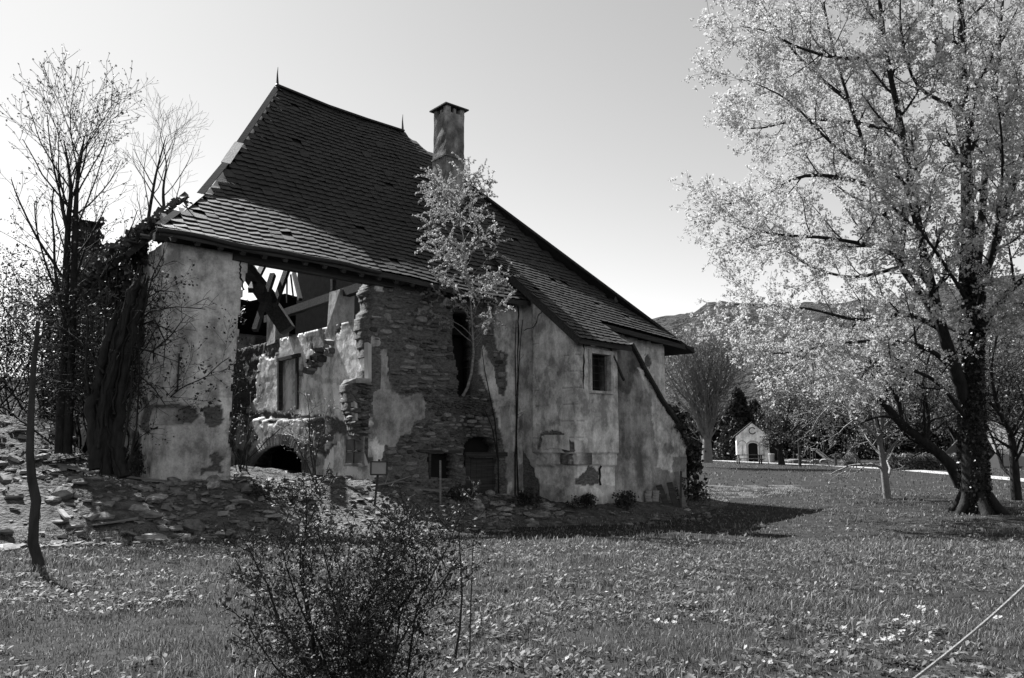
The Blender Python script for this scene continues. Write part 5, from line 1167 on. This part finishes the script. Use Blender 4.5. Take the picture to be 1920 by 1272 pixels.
# flowering twigs in front of the torn room, weeds at the wall foot
FLT = dict(seg=.15, wob=.12, trop=[.02, .03, .0], taper=.3, max=2, nch=[8, 3], start=.25, ang=.8, rr=.4, len=[.8, .3], rmin=.004)
for k, (x, y, h, sd, n, lab) in enumerate(((452, 880, 3.6, .55, 5, "blossoming twiggy shrub inside the torn opening, leaning from the left wall"), (590, 905, 2.3, .22, 2, "slender flowering sapling before the cellar arch"), (600, 905, 1.9, .4, 3, "young twig bush right of the cellar arch"), (462, 885, 2.2, .5, 2, "blossoming twigs low at the left edge of the torn opening"))):
    b = on_ground(x, y, 14, 30); shrub("flowering_shrub", lab, b, h, sd, n, 720 + k, M["bark2"], M["leafpale"], 1, .05, .04, .2, None, FLT, "shrub", .022)
for k, (x, y, h, lab) in enumerate(((1285, 940, .9, "bare twiggy weed at the right foot of the buttress"), (1100, 955, .5, "dark weed clump in the shade before the annex"), (1175, 955, .55, "dark weed clump before the buttress"), (985, 950, .5, "weed clump left of the annex corner"), (520, 950, .7, "weed clump on the edge of the shaded mound"), (860, 945, .5, "weed clump before the plank door"), (270, 900, .8, "thin dry weed at the left house corner"))):
    b = on_ground(x, y, 12, 32); shrub("weed", lab, b, h, .9, 9, 740 + k, M["bark2"], M["leafdark"], 3, .06, .06, .09, "weeds along the foot of the house", dict(FLT, len=[.3, .12], seg=.08), "weed", .008)
# climbing stems on the wall between stone and annex
p = Plant(55); bb = W(onB(968, 930, -.1)[0], -.12, float(ground(*W(onB(968, 930, 0)[0], -.2, 0)[:2])[0])); t = tree("climbing_vine", "bare dark vine stems climbing the wall left of the annex", "vine", bb)
for pts in ([(966, 935), (966, 860), (970, 780), (972, 700), (976, 640), (980, 600)], [(972, 935), (969, 850), (968, 760), (966, 660), (968, 600)], [(935, 925), (934, 860), (928, 790), (918, 740), (908, 690), (903, 650)], [(934, 860), (922, 800), (905, 760)]):
    P = []
    for x, y in pts: s_, z_ = onB(x, y, -.1); P.append(W(s_, -.1, z_) - np.array(bb))
    p.limb(P, [.022 * (1 - .7 * i / (len(P) - 1)) + .004 for i in range(len(P))], 0, dict(TW, nch=[5, 2], len=[.4, .15], max=1))
p.wood("stems", M["bark"], t)
# guy rope crossing the lower right corner
A_ = at(1690, 1292, 4.3); B_ = at(2000, 1020, 5.4); P = [A_ + (B_ - A_) * t_ + np.array([0, 0, -.035 * math.sin(math.pi * t_)]) for t_ in np.linspace(-.25, 1.5, 20)]; A0 = Vector(P[0]); A0.z = max(A0.z, .0)
mb = MB(); mb.tube([Vector(q) - A0 for q in P], .0085, 7); o = mb.build("guy_rope", M["rope"]); o.location = A0; tag(o, "taut pale rope slanting across the lower right corner", "rope")

# ------------------------------------------------------------------ lawn: blades, leafy weeds, white flowers
rg = np.random.default_rng(77)
def scatter(n, d0, d1, half=.72, power=1.0):
    u = rg.random(n); d = (d0 ** (2 * power - 0) + u * (d1 ** (2 * power) - d0 ** (2 * power))) ** (1 / (2 * power)); return np.stack([rg.uniform(-half, half, n) * d, d], 1)
def blades(C, per, h, w, r, lean):
    N = len(C) * per; c = np.repeat(C, per, 0); off = rg.normal(0, r, (N, 2)); x = c[:, 0] + off[:, 0]; y = c[:, 1] + off[:, 1]; z = ground(x, y)
    a = rg.uniform(0, 6.28, N); hh = h * rg.uniform(.45, 1.3, N) * np.repeat(C[:, 2], per); ln = lean * rg.random(N) * hh; dx = np.cos(a) * ln; dy = np.sin(a) * ln
    b = a + 1.57 + rg.normal(0, .5, N); wx = np.cos(b) * w; wy = np.sin(b) * w
    V = np.stack([np.stack([x - wx, y - wy, z - .01], 1), np.stack([x + wx, y + wy, z - .01], 1), np.stack([x + dx * .35 + wx * .8, y + dy * .35 + wy * .8, z + hh * .55], 1), np.stack([x + dx * .35 - wx * .8, y + dy * .35 - wy * .8, z + hh * .55], 1), np.stack([x + dx, y + dy, z + hh * .92], 1)], 1).reshape(-1, 3)
    i = np.arange(N)[:, None] * 5; return V, np.concatenate([i + np.array([[0, 1, 2]]), i + np.array([[0, 2, 3]]), i + np.array([[3, 2, 4]])])
Vs = []; Fs = []; o_ = 0
for n, d0, d1, per, h, w, r, ln in ((7500, 3.9, 9, 9, .062, .0034, .05, 1.1), (11000, 8.5, 17, 7, .066, .0058, .08, 1.1), (11000, 16, 34, 4, .07, .012, .14, .9), (7000, 32, 75, 3, .09, .022, .25, .7)):
    C = scatter(n, d0, d1); m_ = mound(C[:, 0], C[:, 1]); s_, b_, _ = loc(np.c_[C, np.zeros(len(C))]); inside = (b_ > -.3) & (s_ > -1) & (s_ < 19)
    bare = (m_ > .12) & (fbm(C[:, 0] * .9, C[:, 1] * .9, 140, 3) < .56)
    k_ = ~inside & ~bare & ~((s_ < 0) & (m_ > .25))
    hv = .15 + 2.6 * fbm(C[:, 0] * .8, C[:, 1] * .8, 141, 3) ** 1.7; C3 = np.c_[C, hv][k_]; V, Fc = blades(C3, per, h, w, r, ln); Vs.append(V); Fs.append(Fc + o_); o_ += len(V)
V = np.concatenate(Vs); Fc = np.concatenate(Fs); print("grass tris", len(Fc))
o = link(bpy.data.objects.new("grass", np_mesh("grass", V, [Fc], M["grass"], False, dict(tone=np.repeat(np.exp(rg.normal(0, .55, len(V) // 5)), 5))))); tag(o, "short rough meadow grass covering the lawn", "grass", kind="stuff")
# flat leafy rosettes
Vs = []; Fs = []; o_ = 0
for n, d0, d1, sz in ((2600, 3.9, 9, .055), (4200, 8.5, 18, .065), (3000, 17, 34, .085)):
    C = scatter(n, d0, d1); C = C[(fbm(C[:, 0] * .7, C[:, 1] * .7, 150, 3) > .42) & (mound(C[:, 0], C[:, 1]) < .1)]; per = 6; N = len(C) * per; c = np.repeat(C, per, 0); a = rg.uniform(0, 6.28, N); L = sz * rg.uniform(.5, 1.3, N); el = rg.uniform(.0, .9, N)
    x = c[:, 0] + rg.normal(0, .03, N); y = c[:, 1] + rg.normal(0, .03, N); z = ground(x, y) + .02 + rg.random(N) * .03; ux, uy, uz = np.cos(a) * np.cos(el), np.sin(a) * np.cos(el), np.sin(el); wx, wy = -np.sin(a) * L * .3, np.cos(a) * L * .3
    V = np.stack([np.stack([x, y, z], 1), np.stack([x + ux * L * .6 + wx, y + uy * L * .6 + wy, z + uz * L * .6], 1), np.stack([x + ux * L, y + uy * L, z + uz * L * .85], 1), np.stack([x + ux * L * .6 - wx, y + uy * L * .6 - wy, z + uz * L * .6], 1)], 1).reshape(-1, 3)
    i = np.arange(N)[:, None] * 4; Vs.append(V); Fs.append(np.concatenate([i + np.array([[0, 1, 2]]), i + np.array([[0, 2, 3]])]) + o_); o_ += len(V)
o = link(bpy.data.objects.new("meadow_weeds", np_mesh("meadow_weeds", np.concatenate(Vs), [np.concatenate(Fs)], M["weed"], False, dict(tone=np.repeat(np.exp(rg.normal(0, .5, sum(map(len, Vs)) // 4)), 4))))); tag(o, "small broad-leaved meadow weeds among the grass", "weeds", kind="stuff")
# white flowers, clump by clump
def flower_clump(k):
    r = np.random.default_rng(900 + k); mb = MB()
    for j in range(r.integers(3, 8)):
        c = np.array([*r.normal(0, .028, 2), .07 + r.random() * .05]); R_ = .014 + r.random() * .008; n = 6
        mb.tube([c * [1, 1, 0], c * [1, 1, .95]], .0015, 3, False)
        nv = Vector((r.normal(0, .5), -.45 + r.normal(0, .4), .8)).normalized(); Rm = nv.to_track_quat('Z', 'Y').to_matrix()
        for i in range(n):
            a = 2 * math.pi * i / n; b = a + .95; cc = Vector(c)
            mb.add([cc] + [cc + Rm @ Vector((math.cos(q) * R_ * k_, math.sin(q) * R_ * k_, R_ * h_)) for q, k_, h_ in ((a, 1, .45), ((a + b) / 2, 1.35, .35), (b, 1, .45))], [(0, 1, 2, 3)])
    me = bpy.data.meshes.new("flower_clump"); me.from_pydata(mb.v, [], mb.f); me.update(); me.materials.append(M["flower"]); return me
FC = [flower_clump(k) for k in range(6)]
FL_ = [(1222, 1165), (1228, 1176), (1250, 1178), (1262, 1181), (1340, 1127), (1372, 1128), (1362, 1124), (1512, 1120), (1508, 1130), (1651, 1121), (1726, 1150), (1732, 1158), (1830, 1142), (1834, 1152), (1612, 1214), (1618, 1206), (1660, 1212), (1672, 1211), (1682, 1213), (1745, 1208), (1740, 1216), (1580, 1192), (1716, 1180), (1678, 1178), (1430, 1192), (1452, 1244), (1446, 1256), (1740, 1240), (1870, 1170), (1755, 1160), (890, 1186), (898, 1180), (1180, 1232), (1560, 1240), (1700, 1168), (1690, 1200)]
for k, (x, y) in enumerate(FL_):
    b = on_ground(x, y, 3, 12); o = link(bpy.data.objects.new("flower_clump", FC[k % 6])); o.location = b; o.rotation_euler = (0, 0, rnd.uniform(-.6, .6)); o.scale = (.62, .62, .62); tag(o, "little clump of white meadow flowers in the right foreground", "flowers", "white flower clumps in the meadow")
